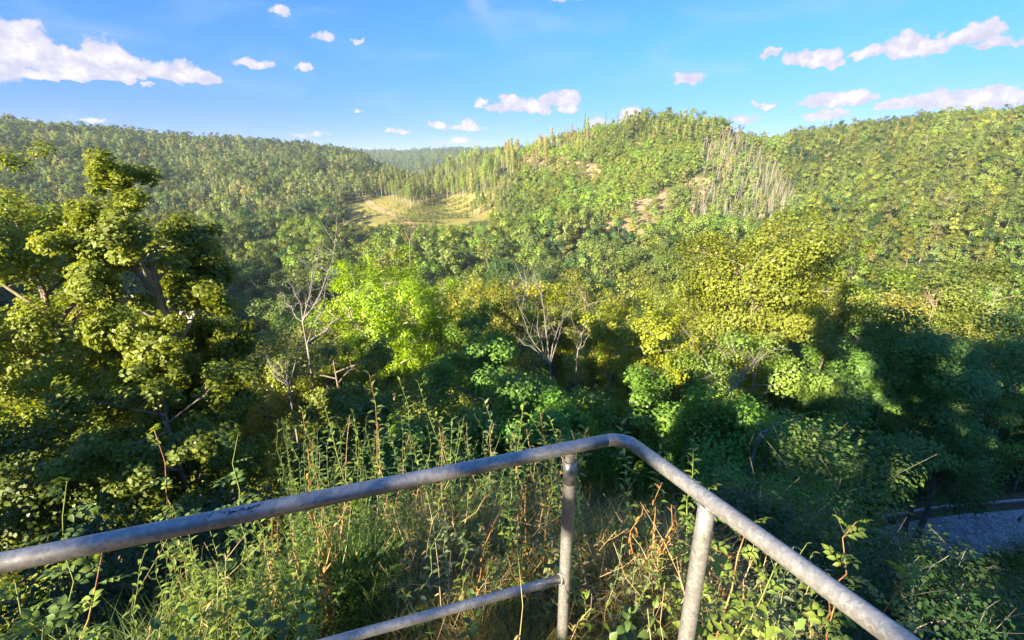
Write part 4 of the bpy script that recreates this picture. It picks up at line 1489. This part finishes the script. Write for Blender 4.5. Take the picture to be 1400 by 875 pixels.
# ------------------------------------------------------------------ radio mast on the skyline
def build_mast():
    t = 468
    p = pt(1334, 150, t)
    x, y = p[0], p[1]
    g = float(ground(x, y))
    top = pt(1337, 127, t)[2] - g
    root = link('radio_mast', None, None, 'thin lattice radio mast on the skyline of the far wooded hill', 'mast')
    root.location = (x, y, g)
    m, tt = material('mast_steel')
    finish(tt, principled(tt, (.3, .28, .28), .5, .4, .4))
    b = MB()
    c = np.array([[math.cos(a), math.sin(a)] for a in (0.3, 2.4, 4.5)]) * .8
    for q in c:
        b.tube(np.array([[q[0], q[1], -1], [q[0] * .4, q[1] * .4, top]]), .26, 5)
    for k in range(14):
        z0, z1 = top * k / 14, top * (k + 1) / 14
        f0, f1 = 1 - .6 * k / 14, 1 - .6 * (k + 1) / 14
        for a in range(3):
            q, r = c[a] * f0, c[(a + 1) % 3] * f1
            b.tube(np.array([[q[0], q[1], z0], [r[0], r[1], z1]]), .14, 4)
    link('lattice', b.mesh('lattice', [m]), root)
    a = MB()
    for z, s in ((top * .97, .8), (top * .84, 1.1), (top * .86, -1.0)):
        a.box((s, 0, z), (.28, .22, .9))
    a.tube(np.array([[0, 0, top], [0, 0, top + 3]]), .07, 5)
    link('antenna', a.mesh('antenna', [m], smooth=False), root)


build_mast()

# ------------------------------------------------------------------ plants on the ledge
def stem_material(name, c1, c2):
    m, t = material(name)
    tc = t.n.new('ShaderNodeTexCoord')
    c = t.ramp(t.noise(tc.outputs['Object'], 14, 4), [(.35, c1), (.65, c2)])
    finish(t, principled(t, c, .6, .3))
    return m


M_STEM_G = stem_material('green_stem', (.10, .15, .03), (.2, .22, .07))
M_STEM_R = stem_material('reddish_stem', (.2, .08, .04), (.3, .2, .08))
M_STEM_D = stem_material('straw_stem', (.3, .2, .09), (.5, .4, .2))
M_STEM_B = stem_material('rusty_stem', (.16, .08, .035), (.34, .22, .09))
M_TWIG = stem_material('grey_twig', (.14, .12, .09), (.27, .24, .19))
M_GRASS = leaf_material('grass_blade', .35, .5, .3, spread=.9, warm=(1.8, 1.35, .8))
M_HERB = leaf_material('herb_leaf', .38, .42, .4, spread=.5)


def blade_leaf(name, L, W, droop=.25, fold=.12, mat=None, seed=0):
    """one leaf along +Y with a folded, drooping blade and a short stalk"""
    rg = np.random.default_rng(seed)
    st = np.array([0, .1, .3, .55, .8, 1.0])
    w = np.array([.03, .06, .82, 1.0, .58, .0]) * W / 2
    y = st * L
    z = -droop * L * (st ** 2) + .06 * L * np.sin(st * 3)
    V, Q = [], []
    for i in range(len(st)):
        f = fold * w[i] * 2
        V += [[-w[i], y[i], z[i] + f], [0, y[i], z[i]], [w[i], y[i], z[i] + f]]
    V = np.array(V); V[:, 2] += rg.normal(0, W * .03, len(V))
    for i in range(len(st) - 1):
        a = i * 3
        Q += [[a, a + 1, a + 4, a + 3], [a + 1, a + 2, a + 5, a + 4]]
    n = len(Q)
    return V, np.array(Q)


def leaf_mesh(name, L, W, droop, mat, seed=0, fold=.12):
    V, Q = blade_leaf(name, L, W, droop, fold, mat, seed)
    rg = np.random.default_rng(seed)
    return new_mesh(name, V, Q, [mat], True, {'var': ('FACE', 'FLOAT', np.full(len(Q), rg.uniform(.1, .8)))})


def pinnate_mesh(name, L, pairs, lw, mat, seed=0):
    rg = np.random.default_rng(seed)
    b = MB()
    y = np.linspace(0, L, 5)
    P = np.stack([0 * y, y, -.28 * L * (y / L) ** 2], -1)
    b.tube(P, [.0012, .0011, .0010, .0009, .0007], 4)
    nt = sum(len(q) for q in b.Q)
    for k in range(pairs):
        s = .28 + .6 * k / max(1, pairs - 1) if pairs > 1 else .5
        for sd in (-1, 1):
            V, Q = blade_leaf('', lw * rg.uniform(.85, 1.1), lw * .56, .22, .14, None, seed + k)
            a = sd * (1.15 - .25 * s) + rg.normal(0, .1)
            V = np.stack([V[:, 0] * math.cos(a) + V[:, 1] * math.sin(a), -V[:, 0] * math.sin(a) + V[:, 1] * math.cos(a), V[:, 2] + rg.normal(0, .1) * V[:, 1]], -1)
            b.add(V + np.array([0, s * L, -.28 * L * s * s]), Q)
    V, Q = blade_leaf('', lw * 1.1, lw * .62, .22, .14, None, seed + 20)
    b.add(V + np.array([0, L, -.28 * L]), Q)
    nq = sum(len(q) for q in b.Q)
    var = np.full(nq, rg.uniform(.1, .7))
    return b.mesh(name, [mat], True, {'var': ('FACE', 'FLOAT', var)})


WEED_LEAF = [leaf_mesh('weed_leaf', .047, .017, d, M_HERB, k, .2) for k, d in enumerate((.15, .35, .5))]
BIG_LEAF = [leaf_mesh('broad_leaf', .058, .034, d, M_HERB, 10 + k) for k, d in enumerate((.2, .4, .1))]
ROSE_LEAF = [pinnate_mesh('rose_leaf', .085, 3, .042, M_HERB, 20 + k) for k in range(3)]
DRY_LEAF = [leaf_mesh('dry_leaf', .05, .018, .8, M_HERB, 30 + k, .5) for k in range(2)]

RGP = np.random.default_rng(5)


def shoot(nm, label, cat, group, px, py, t, leaves, n, smat, tint, r=.0035, lean=None, size=(1.0, .5), low=.25, split=True, up=.5, arch=0.0, thorn=False, hmax=9, min_h=.15, leaf_tint2=None):
    """an upright shoot whose tip shows at photo pixel (px, py): stem, and every leaf its own part (split) or all leaves in one"""
    top = pt(px, py, t)
    ln = RGP.normal(0, .08, 2) if lean is None else np.array(lean)
    x, y = top[0] - ln[0], top[1] - ln[1]
    g = float(ground(x, y))
    h = top[2] - g
    if h < min_h: return None
    if h > hmax: g = top[2] - hmax; h = hmax
    e = link(nm, None, None, label, cat, group)
    e.location = (x, y, g)
    m = 9
    tt = np.linspace(0, 1, m)
    P = np.stack([ln[0] * tt ** 1.6, ln[1] * tt ** 1.6, -.06 + (h + .06) * tt], -1)
    P[1:-1, :2] += RGP.normal(0, .012, (m - 2, 2))
    if arch:
        P[:, 2] += arch * np.sin(tt * PI)
    b = MB()
    b.tube(P, r * np.linspace(1.2, .35, m), 5)
    if thorn:
        for k in range(16):
            u = RGP.uniform(.1, .9) * (m - 1); i = int(u)
            s = P[i] + (P[i + 1] - P[i]) * (u - i)
            a = RGP.uniform(0, 6.28)
            b.tube(np.array([s, s + np.array([math.cos(a) * .009, math.sin(a) * .009, -.003])]), [.0015, .0003], 4)
    link('stem', b.mesh('stem', [smat]), e)
    LV, LQ, LW, nv = [], [], [], 0
    for k in range(n):
        f = low + (1 - low) * (k + .7) / n
        u = f * (m - 1); i = min(int(u), m - 2)
        s = P[i] + (P[i + 1] - P[i]) * (u - i)
        a = k * 2.4 + RGP.uniform(-.4, .4)
        el = up * (.3 + .9 * f) + RGP.uniform(-.25, .25)
        if k >= n - 2: el = 1.05
        sc = (size[0] + (size[1] - size[0]) * f) * RGP.uniform(.75, 1.2)
        me = leaves[int(RGP.integers(len(leaves)))]
        Mx = Matrix.Translation(Vector(s)) @ Matrix.Rotation(a, 4, 'Z') @ Matrix.Rotation(el, 4, 'X') @ Matrix.Rotation(RGP.uniform(-.4, .4), 4, 'Y') @ Matrix.Scale(sc, 4)
        tv = np.array(tint if (leaf_tint2 is None or RGP.uniform() < .7) else leaf_tint2) * RGP.uniform(.8, 1.2)
        if split:
            o = link('leaf', me, e, tint=tv)
            o.matrix_local = Mx
        else:
            co = np.empty(len(me.vertices) * 3, np.float32); me.vertices.foreach_get('co', co)
            q = np.empty(len(me.loops), np.int32); me.loops.foreach_get('vertex_index', q)
            A = np.array(Mx)
            LV.append(co.reshape(-1, 3) @ A[:3, :3].T + A[:3, 3]); LQ.append(q.reshape(-1, 4) + nv); nv += len(LV[-1])
            LW.append(np.full(len(q) // 4, RGP.uniform(0, 1)))
    if not split and LV:
        link('leaves', new_mesh('leaves', np.vstack(LV), np.vstack(LQ), [M_HERB], True, {'var': ('FACE', 'FLOAT', np.concatenate(LW))}), e, kind='stuff', tint=tint)
    return e


T_LIT = (.19, .26, .045)  # weed tints: sunlit plants get this brighter one, light put into the colour
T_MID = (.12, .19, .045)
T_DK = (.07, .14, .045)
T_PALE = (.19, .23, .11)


def build_plants():
    # tall leafy weeds whose tips rise over the long rail, each where it shows
    tall = [(413, 562, 'leftmost tall weed of the clump, forked beside the dry plume'), (441, 546, 'tall pale leafy weed left in the clump behind the rail'), (455, 580, 'mid high weed inside the clump behind the rail'),
            (483, 566, 'straight weed between the two tallest in the clump'), (505, 512, 'tallest leafy weed of the clump behind the rail'), (531, 585, 'short weed under the tallest one'),
            (546, 520, 'tall weed with dense pale tip right of the tallest'), (572, 524, 'second tall forked weed right of the tallest'), (590, 560, 'thin weed stem behind the long rail'),
            (618, 572, 'thin weed left of the grey haired one'), (662, 548, 'upright weed with greyish whorled tips'), (716, 550, 'yellow green weed left of the first post'),
            (738, 562, 'bushy weed just left of the first post'), (752, 574, 'weed with rusty stem touching the first post'), (700, 590, 'low weed behind the lit stretch of the rail'),
            (640, 600, 'dark low weed behind the middle of the rail'), (428, 600, 'weed with broad yellow leaves low in the clump'), (850, 576, 'weed tip peeping over the rail bend'),
            (907, 604, 'sunlit weed behind the short rail, nearer the bend'), (948, 592, 'tall sunlit weed behind the short rail, farther from the bend'), (800, 588, 'weed tip just over the rail near the first post')]
    for k, (x, y, lab) in enumerate(tall):
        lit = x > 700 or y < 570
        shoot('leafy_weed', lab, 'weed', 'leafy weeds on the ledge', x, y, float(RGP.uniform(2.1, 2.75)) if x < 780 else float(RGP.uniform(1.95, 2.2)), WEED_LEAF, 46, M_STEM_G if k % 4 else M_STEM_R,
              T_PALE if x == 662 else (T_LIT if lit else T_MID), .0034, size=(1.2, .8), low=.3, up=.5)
    # wild rose shoots
    rose = [(92, 655, 1.75, 'rose shoot with long arching stem at the far left over the rail', (.22, .05)), (210, 585, 2.0, 'upright rose shoot with toothed yellowish leaves, left of the scribble', (-.05, .1)),
            (326, 592, 2.05, 'rose shoot rising just above the pen scribble', (.08, .05)), (140, 755, 1.45, 'arching rose shoot under the left end of the rail', (.25, .1)),
            (20, 790, 1.3, 'rose shoot at the bottom left corner', (-.1, .1)), (1025, 712, 1.35, 'sunlit rose shoot with red stem beside the second post', (.06, .02)),
            (1062, 770, 1.3, 'low rose shoot with curled tip right of the second post', (.1, 0)), (1172, 712, 1.75, 'broad leaved rose shoot with short red stem beyond the short rail', (.08, .05)),
            (962, 668, 1.75, 'rose shoot with yellow leaves behind the second post', (.03, .08)), (1240, 770, 1.5, 'green rose shoot just right of the short rail', (.03, .05)), (60, 850, 1.15, 'small rose shoot low at the left', (.05, .05)),
            (1150, 800, 1.45, 'low rose shoot close under the short rail', (.06, .08))]
    for k, (x, y, t, lab, ln) in enumerate(rose):
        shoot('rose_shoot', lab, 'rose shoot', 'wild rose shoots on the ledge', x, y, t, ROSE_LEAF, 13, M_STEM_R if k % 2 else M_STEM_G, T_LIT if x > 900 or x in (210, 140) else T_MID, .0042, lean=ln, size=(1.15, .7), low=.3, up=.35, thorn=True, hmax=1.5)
    # broad low plants near the bottom of the view
    low = [(255, 838, 1.5), (300, 815, 1.6), (345, 835, 1.45), (215, 860, 1.4), (390, 800, 1.7), (860, 838, 1.5), (895, 820, 1.6), (835, 862, 1.4), (1015, 850, 1.4), (1045, 862, 1.3), (1090, 850, 1.4), (655, 800, 1.6), (740, 740, 1.75), (420, 850, 1.4)]
    names = ['broad leaved plant with yellowed centre, bottom left of the lower rail', 'big leaved plant behind the broad one at the bottom left', 'round leaved plant left of the rusty stems', 'herb at the bottom edge under the scribble', 'toothed herb between the rusty stems',
             'dark broad leaved herb between the two posts', 'herb with pale leaves left of the second post', 'low herb at the foot of the first post', 'yellow leaved herb at the foot of the second post', 'sunlit herb right of the second post', 'herb in shade under the short rail',
             'small whorled herb above the lower rail', 'star leaved herb left of the first post', 'low herb at the start of the lower rail']
    for (x, y, t), lab in zip(low, names):
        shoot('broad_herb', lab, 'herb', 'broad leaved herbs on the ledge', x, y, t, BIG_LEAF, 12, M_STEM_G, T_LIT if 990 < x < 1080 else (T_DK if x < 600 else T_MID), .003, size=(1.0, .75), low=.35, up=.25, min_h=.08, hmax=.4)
    # rusty dry docks and straw stems
    rust = [(372, 706, 'rusty dock stem with golden lower half, left one'), (381, 704, 'rusty dock stem with golden lower half, right one'), (428, 700, 'dense rusty stalk left of the green grass tuft'), (441, 690, 'rusty stalk beside the dense one'), (438, 765, 'bent rusty stalk with a drooping tip'),
            (724, 650, 'reddish dried stalk near the first post'), (735, 640, 'orange dried stalk touching the long rail near the first post'), (421, 610, 'grey brown dry plume at the left of the clump'), (700, 735, 'rusty stem in the lit tangle'), (325, 805, 'forked dry seed stalk at the bottom left'), (300, 830, 'short broken dry stalk at the bottom left')]
    for k, (x, y) in enumerate(((690, 690), (708, 670), (745, 660), (660, 720), (905, 660), (918, 690), (470, 690), (455, 720), (400, 730), (880, 690), (930, 720), (1000, 760))):
        rust.append((x, y, 'reddish dried stem in the tangle behind the railing'))
    for k, (x, y, lab) in enumerate(rust):
        shoot('dry_stalk', lab, 'dry stalk', 'rusty dry stalks on the ledge', x, y, float(RGP.uniform(1.7, 2.1)), DRY_LEAF, 18, M_STEM_B, (.30, .15, .03), .0045, size=(.7, .45), low=.25, up=-.3, lean=RGP.normal(0, .1, 2))
    for k in range(70):
        x = float(RGP.uniform(430, 960)); y = float(RGP.uniform(640, 840))
        if k > 55: x = float(RGP.uniform(200, 420)); y = float(RGP.uniform(700, 820))
        shoot('straw_stem', 'thin straw coloured dry stem in the tangle behind the railing', 'dry stem', 'straw stems in the tangle', x, y, float(RGP.uniform(1.5, 2.3)), DRY_LEAF, 5, M_STEM_D, (.34, .27, .12), .0017, size=(.5, .4), low=.5, up=.2, lean=RGP.normal(0, .28, 2), split=False)
    # filling growth, too dense to pick apart
    for k in range(285):
        z = RGP.uniform()
        if z < .56: x, y, t = RGP.uniform(375, 790), RGP.uniform(565, 700), RGP.uniform(2.1, 3.3)
        elif z < .73: x, y, t = RGP.uniform(200, 470), RGP.uniform(690, 830), RGP.uniform(1.5, 2.2)
        elif z < .88: x, y, t = RGP.uniform(480, 900), RGP.uniform(690, 800), RGP.uniform(1.6, 2.2)
        else: x, y, t = RGP.uniform(960, 1130), RGP.uniform(740, 860), RGP.uniform(1.4, 1.9)
        dr = RGP.uniform() < .2 and x > 440
        shoot('undergrowth_weed', 'slim weed in the dense undergrowth behind the railing', 'weed', 'weeds in the dense undergrowth', float(x), float(y), float(t), WEED_LEAF, 34, M_STEM_D if dr else M_STEM_G, (.2, .17, .06) if dr else (T_MID if z < .5 else (T_PALE if z > .8 else T_LIT)), .0022,
              size=(1.1, .55), low=.15, up=.5, split=False, lean=RGP.normal(0, .12, 2))


def build_grass():
    rg = np.random.default_rng(8)

    def blades(n, region, h, w, bend, label, tintf, name, seed):
        V, Q, W = [], [], []
        px = region(n)
        x, y = px[:, 0], px[:, 1]
        z = ground(x, y) - .02
        H = rg.uniform(h[0], h[1], n); a = rg.uniform(0, 6.28, n)
        B = rg.uniform(bend[0], bend[1], n) * H
        wd = rg.uniform(w[0], w[1], n)
        dx, dy = np.cos(a), np.sin(a)
        tw = a + rg.uniform(-1.5, 1.5, n)
        sx, sy = np.cos(tw) , np.sin(tw)
        lev = np.array([0, .35, .7, 1.0])
        wl = np.array([.7, 1, .7, .05])
        rows = []
        for l, ww in zip(lev, wl):
            cx = x + dx * B * l ** 2; cy = y + dy * B * l ** 2; cz = z + H * (l - .22 * (B / H) * l ** 2.5)
            rows += [np.stack([cx - sx * wd * ww / 2, cy - sy * wd * ww / 2, cz], -1), np.stack([cx + sx * wd * ww / 2, cy + sy * wd * ww / 2, cz], -1)]
        V = np.stack(rows, 1).reshape(-1, 3)
        k = np.arange(n)[:, None] * 8
        Q = np.concatenate([k + np.array([[0, 1, 3, 2]]), k + np.array([[2, 3, 5, 4]]), k + np.array([[4, 5, 7, 6]])], 0)
        var = np.tile(rg.uniform(0, 1, n), 3)
        me = new_mesh(name, V, Q, [M_GRASS], False, {'var': ('FACE', 'FLOAT', var)})
        link(name, me, None, label, 'grass', kind='stuff', tint=tintf)

    def clumps(cent, per, s):
        def f(n):
            c = cent[rg.integers(0, len(cent), n)]
            return c + rg.normal(0, s, (n, 2)) * np.array([1, 1])
        return f

    def ledge(a0, a1, r0, r1, m):
        a = np.radians(rg.uniform(a0, a1, m)); r = np.sqrt(rg.uniform(r0 ** 2, r1 ** 2, m))
        return np.stack([r * np.sin(a), r * np.cos(a)], -1)
    blades(9000, clumps(ledge(-50, 22, 1.3, 3.4, 420), 20, .035), (.14, .42), (.0022, .0045), (.2, .9), 'fresh green grass growing through the weeds on the ledge', (.13, .2, .045), 'green_grass', 1)
    blades(2600, clumps(np.array([pt(478, 742, 1.95)[:2], pt(500, 720, 2.05)[:2], pt(462, 725, 2.0)[:2]]), 20, .05), (.22, .42), (.003, .005), (.3, 1.0), 'arching tuft of bright green grass right of the rusty stalks', (.08, .17, .03), 'grass_tuft', 2)
    blades(14000, clumps(ledge(-20, 36, 1.25, 2.7, 480), 20, .035), (.12, .42), (.0014, .003), (.2, 1.1), 'dry straw coloured grass round the first post', (.34, .28, .15), 'dry_grass', 3)
    blades(2000, clumps(np.array([pt(735, 850, 1.6)[:2], pt(700, 800, 1.6)[:2], pt(668, 830, 1.55)[:2], pt(830, 850, 1.6)[:2]]), 20, .045), (.16, .36), (.0015, .003), (.15, .8), 'golden grass tufts beside the foot of the first post', (.27, .26, .07), 'golden_grass', 4)
    blades(9000, clumps(ledge(20, 60, 1.4, 4.5, 260), 20, .05), (.12, .4), (.002, .004), (.2, 1.0), 'rank grass on the slope outside the short rail', (.07, .11, .03), 'slope_grass', 5)
    blades(9000, clumps(ledge(-62, -30, 1.4, 4.5, 260), 20, .05), (.15, .45), (.002, .0045), (.2, 1.0), 'rank grass on the slope below the long rail', (.06, .11, .03), 'slope_grass', 6)
    # dry grass hummock on the bank behind the far crash barrier
    c = pt(1327, 690, 46.5)[:2]
    blades(1500, clumps(np.array([c, c + [.5, .2], c + [-.5, .1]]), 20, .45), (.5, 1.3), (.02, .04), (.2, .8), 'brown dry grass hummock on the bank behind the far crash barrier', (.26, .17, .07), 'grass_hummock', 7)
    # dead leaves
    n = 1700
    P = np.vstack([ledge(-40, 40, 1.2, 2.6, n - 500), pt(715, 865, 1.7)[:2] + rg.normal(0, .09, (500, 2))])
    z = ground(P[:, 0], P[:, 1]) + rg.uniform(0, .03, n)
    nn = nrm(rg.normal(size=(n, 3)) * .6 + np.array([0, 0, 1]))
    V, Q = leaf_quads(rg, np.column_stack([P, z]), nn, rg.uniform(.025, .065, n), rg.uniform(.018, .035, n), fold=.3)
    link('leaf_litter', new_mesh('leaf_litter', V, Q, [M_GRASS], False, {'var': ('FACE', 'FLOAT', rg.uniform(0, 1, n))}), None, 'brown dead leaves lying on the ground of the ledge', 'dead leaves', kind='stuff', tint=(.24, .11, .045))


def build_shrubs():
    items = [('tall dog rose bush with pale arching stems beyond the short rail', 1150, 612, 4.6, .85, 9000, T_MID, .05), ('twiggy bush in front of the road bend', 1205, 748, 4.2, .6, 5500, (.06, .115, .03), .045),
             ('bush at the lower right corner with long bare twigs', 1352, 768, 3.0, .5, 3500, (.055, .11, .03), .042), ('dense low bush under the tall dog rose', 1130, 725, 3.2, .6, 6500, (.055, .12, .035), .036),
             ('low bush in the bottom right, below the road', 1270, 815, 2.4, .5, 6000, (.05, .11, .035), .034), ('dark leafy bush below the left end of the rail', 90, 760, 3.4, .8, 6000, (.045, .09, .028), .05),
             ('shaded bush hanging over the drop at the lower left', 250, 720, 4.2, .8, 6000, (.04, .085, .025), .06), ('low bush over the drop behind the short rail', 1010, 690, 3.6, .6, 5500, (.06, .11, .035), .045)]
    for i, (lab, px, py, t, R, n, tint, leaf) in enumerate(items):
        T = pt(px, py, t)
        x, y = T[0], T[1]
        g = float(ground(x, y))
        H = min(T[2] - g, 2.6)
        if H < .5: H = .5
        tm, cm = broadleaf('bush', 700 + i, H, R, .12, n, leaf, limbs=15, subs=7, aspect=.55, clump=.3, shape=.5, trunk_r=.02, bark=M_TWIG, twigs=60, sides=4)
        e = link('bush', None, None, lab, 'bush', 'bushes on the slope below the railing')
        e.location = (x, y, T[2] - H)
        # bare twigs that stick out of the crown
        rg = np.random.default_rng(800 + i)
        b = MB()
        for k in range(11):
            a = rg.uniform(0, 6.28); q0 = np.array([0, 0, H * rg.uniform(.2, .7)])
            q1 = np.array([math.cos(a) * R * rg.uniform(.7, 1.25), math.sin(a) * R * rg.uniform(.7, 1.25), H * rg.uniform(.7, 1.12)])
            b.tube(curve(q0, q1, rg, 6, .15), .0045 * np.linspace(1, .25, 6), 4)
        link('trunk', tm, e)
        link('twigs', b.mesh('twigs', [M_TWIG]), e)
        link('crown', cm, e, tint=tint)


def build_behind():
    """unseen trees behind the viewer, dappling the railing; others added to shade the slopes"""
    def at(perp, along):
        q = R_(SUN_AZ)
        return perp * math.cos(q) + along * math.sin(q), -perp * math.sin(q) + along * math.cos(q)
    # (label, across the sunlight, along it, height, radius, crown base, leaves)
    items = [('ragged hawthorn right behind the viewpoint', -.72, -4.2, 3.8, .66, .1, 480), ('thin young oak behind the viewpoint', -1.0, -7.0, 4.6, .42, .5, 170),
             ('low hawthorn at the path', -5.2, -9.5, 6.1, 1.8, .1, 6000), ('hawthorn at the path', -7.4, -9.5, 4.2, 1.8, .1, 6000), ('hawthorn farthest along the path', -9.9, -9.5, 3.3, 1.8, .1, 6000),
             ('slim unseen oak added for shade', -2.6, -9.5, 11, 1.7, .72, 4000)]
    items += [('oak in the row behind the viewpoint', 2.8 + 4.4 * k, -10 - .6 * k, 13.4, 4.1, .42, 9000) for k in range(6)]
    items.append(('unseen oak added for shade, over the path', -.2, -10.5, 13, 2.6, .7, 7000))  # this oak and the next are added to shade the right-hand beeches
    items.append(('tall unseen oak added for shade, set back', 1.4, -15, 16, 3.4, .68, 8000))
    items += [('hawthorn under the oak row behind the viewpoint', 3.2 + 3.4 * k, -10.5 - .5 * k, 6.2, 2.3, .05, 5000) for k in range(8)]  # hedge added to stop sun passing under the oak crowns
    for k, (p, zt) in enumerate(((-11.6, 1.7), (-14.4, .9), (-17.4, .8))):
        gx, gy = at(p, -9.5)
        items.append(('elm standing left of the viewpoint', p, -9.5, zt - float(ground(gx, gy)), 1.9, .2, 6000))  # added so the lower left slope falls in shade
    items = [(l, *at(p, a), H, R, b, n) for (l, p, a, H, R, b, n) in items]
    for i, (lab, x, y, H, R, base, n) in enumerate(items):
        tm, cm = broadleaf('backtree', 900 + i, H, R, base, n, .36 if n > 3000 else .15, limbs=10 if n > 1000 else 6, subs=5 if n > 1000 else 3, clump=.26 if n > 1000 else .34)
        e = link('hawthorn' if 'hawthorn' in lab else ('elm_tree' if 'elm' in lab else 'oak_tree'), None, None, lab, 'tree', 'trees behind the viewpoint')
        e.location = (x, y, float(ground(x, y)))
        link('trunk', tm, e)
        link('crown', cm, e, tint=(.07, .11, .022))


build_shrubs()
build_plants()
build_grass()
build_behind()


# ------------------------------------------------------------------ the air
def build_haze():
    m = bpy.data.materials.new('haze')
    m.use_nodes = True
    t = NT(m.node_tree)
    t.n.clear()
    o = t.n.new('ShaderNodeOutputMaterial')
    v = t.n.new('ShaderNodeVolumePrincipled')
    v.inputs['Color'].default_value = (.72, .86, 1, 1)
    v.inputs['Density'].default_value = .00011
    v.inputs['Anisotropy'].default_value = 0.0
    t.link(v.outputs[0], o.inputs['Volume'])
    b = MB()
    zt = float(TZ.max()) + 40
    zb = float(TZ.min()) - 3
    b.box((0, 0, (zt + zb) / 2), (6600, 6600, (zt - zb) / 2))
    link('haze', b.mesh('haze', [m], smooth=False), None, 'thin bluish summer haze over the valley', 'haze', kind='stuff')


build_haze()
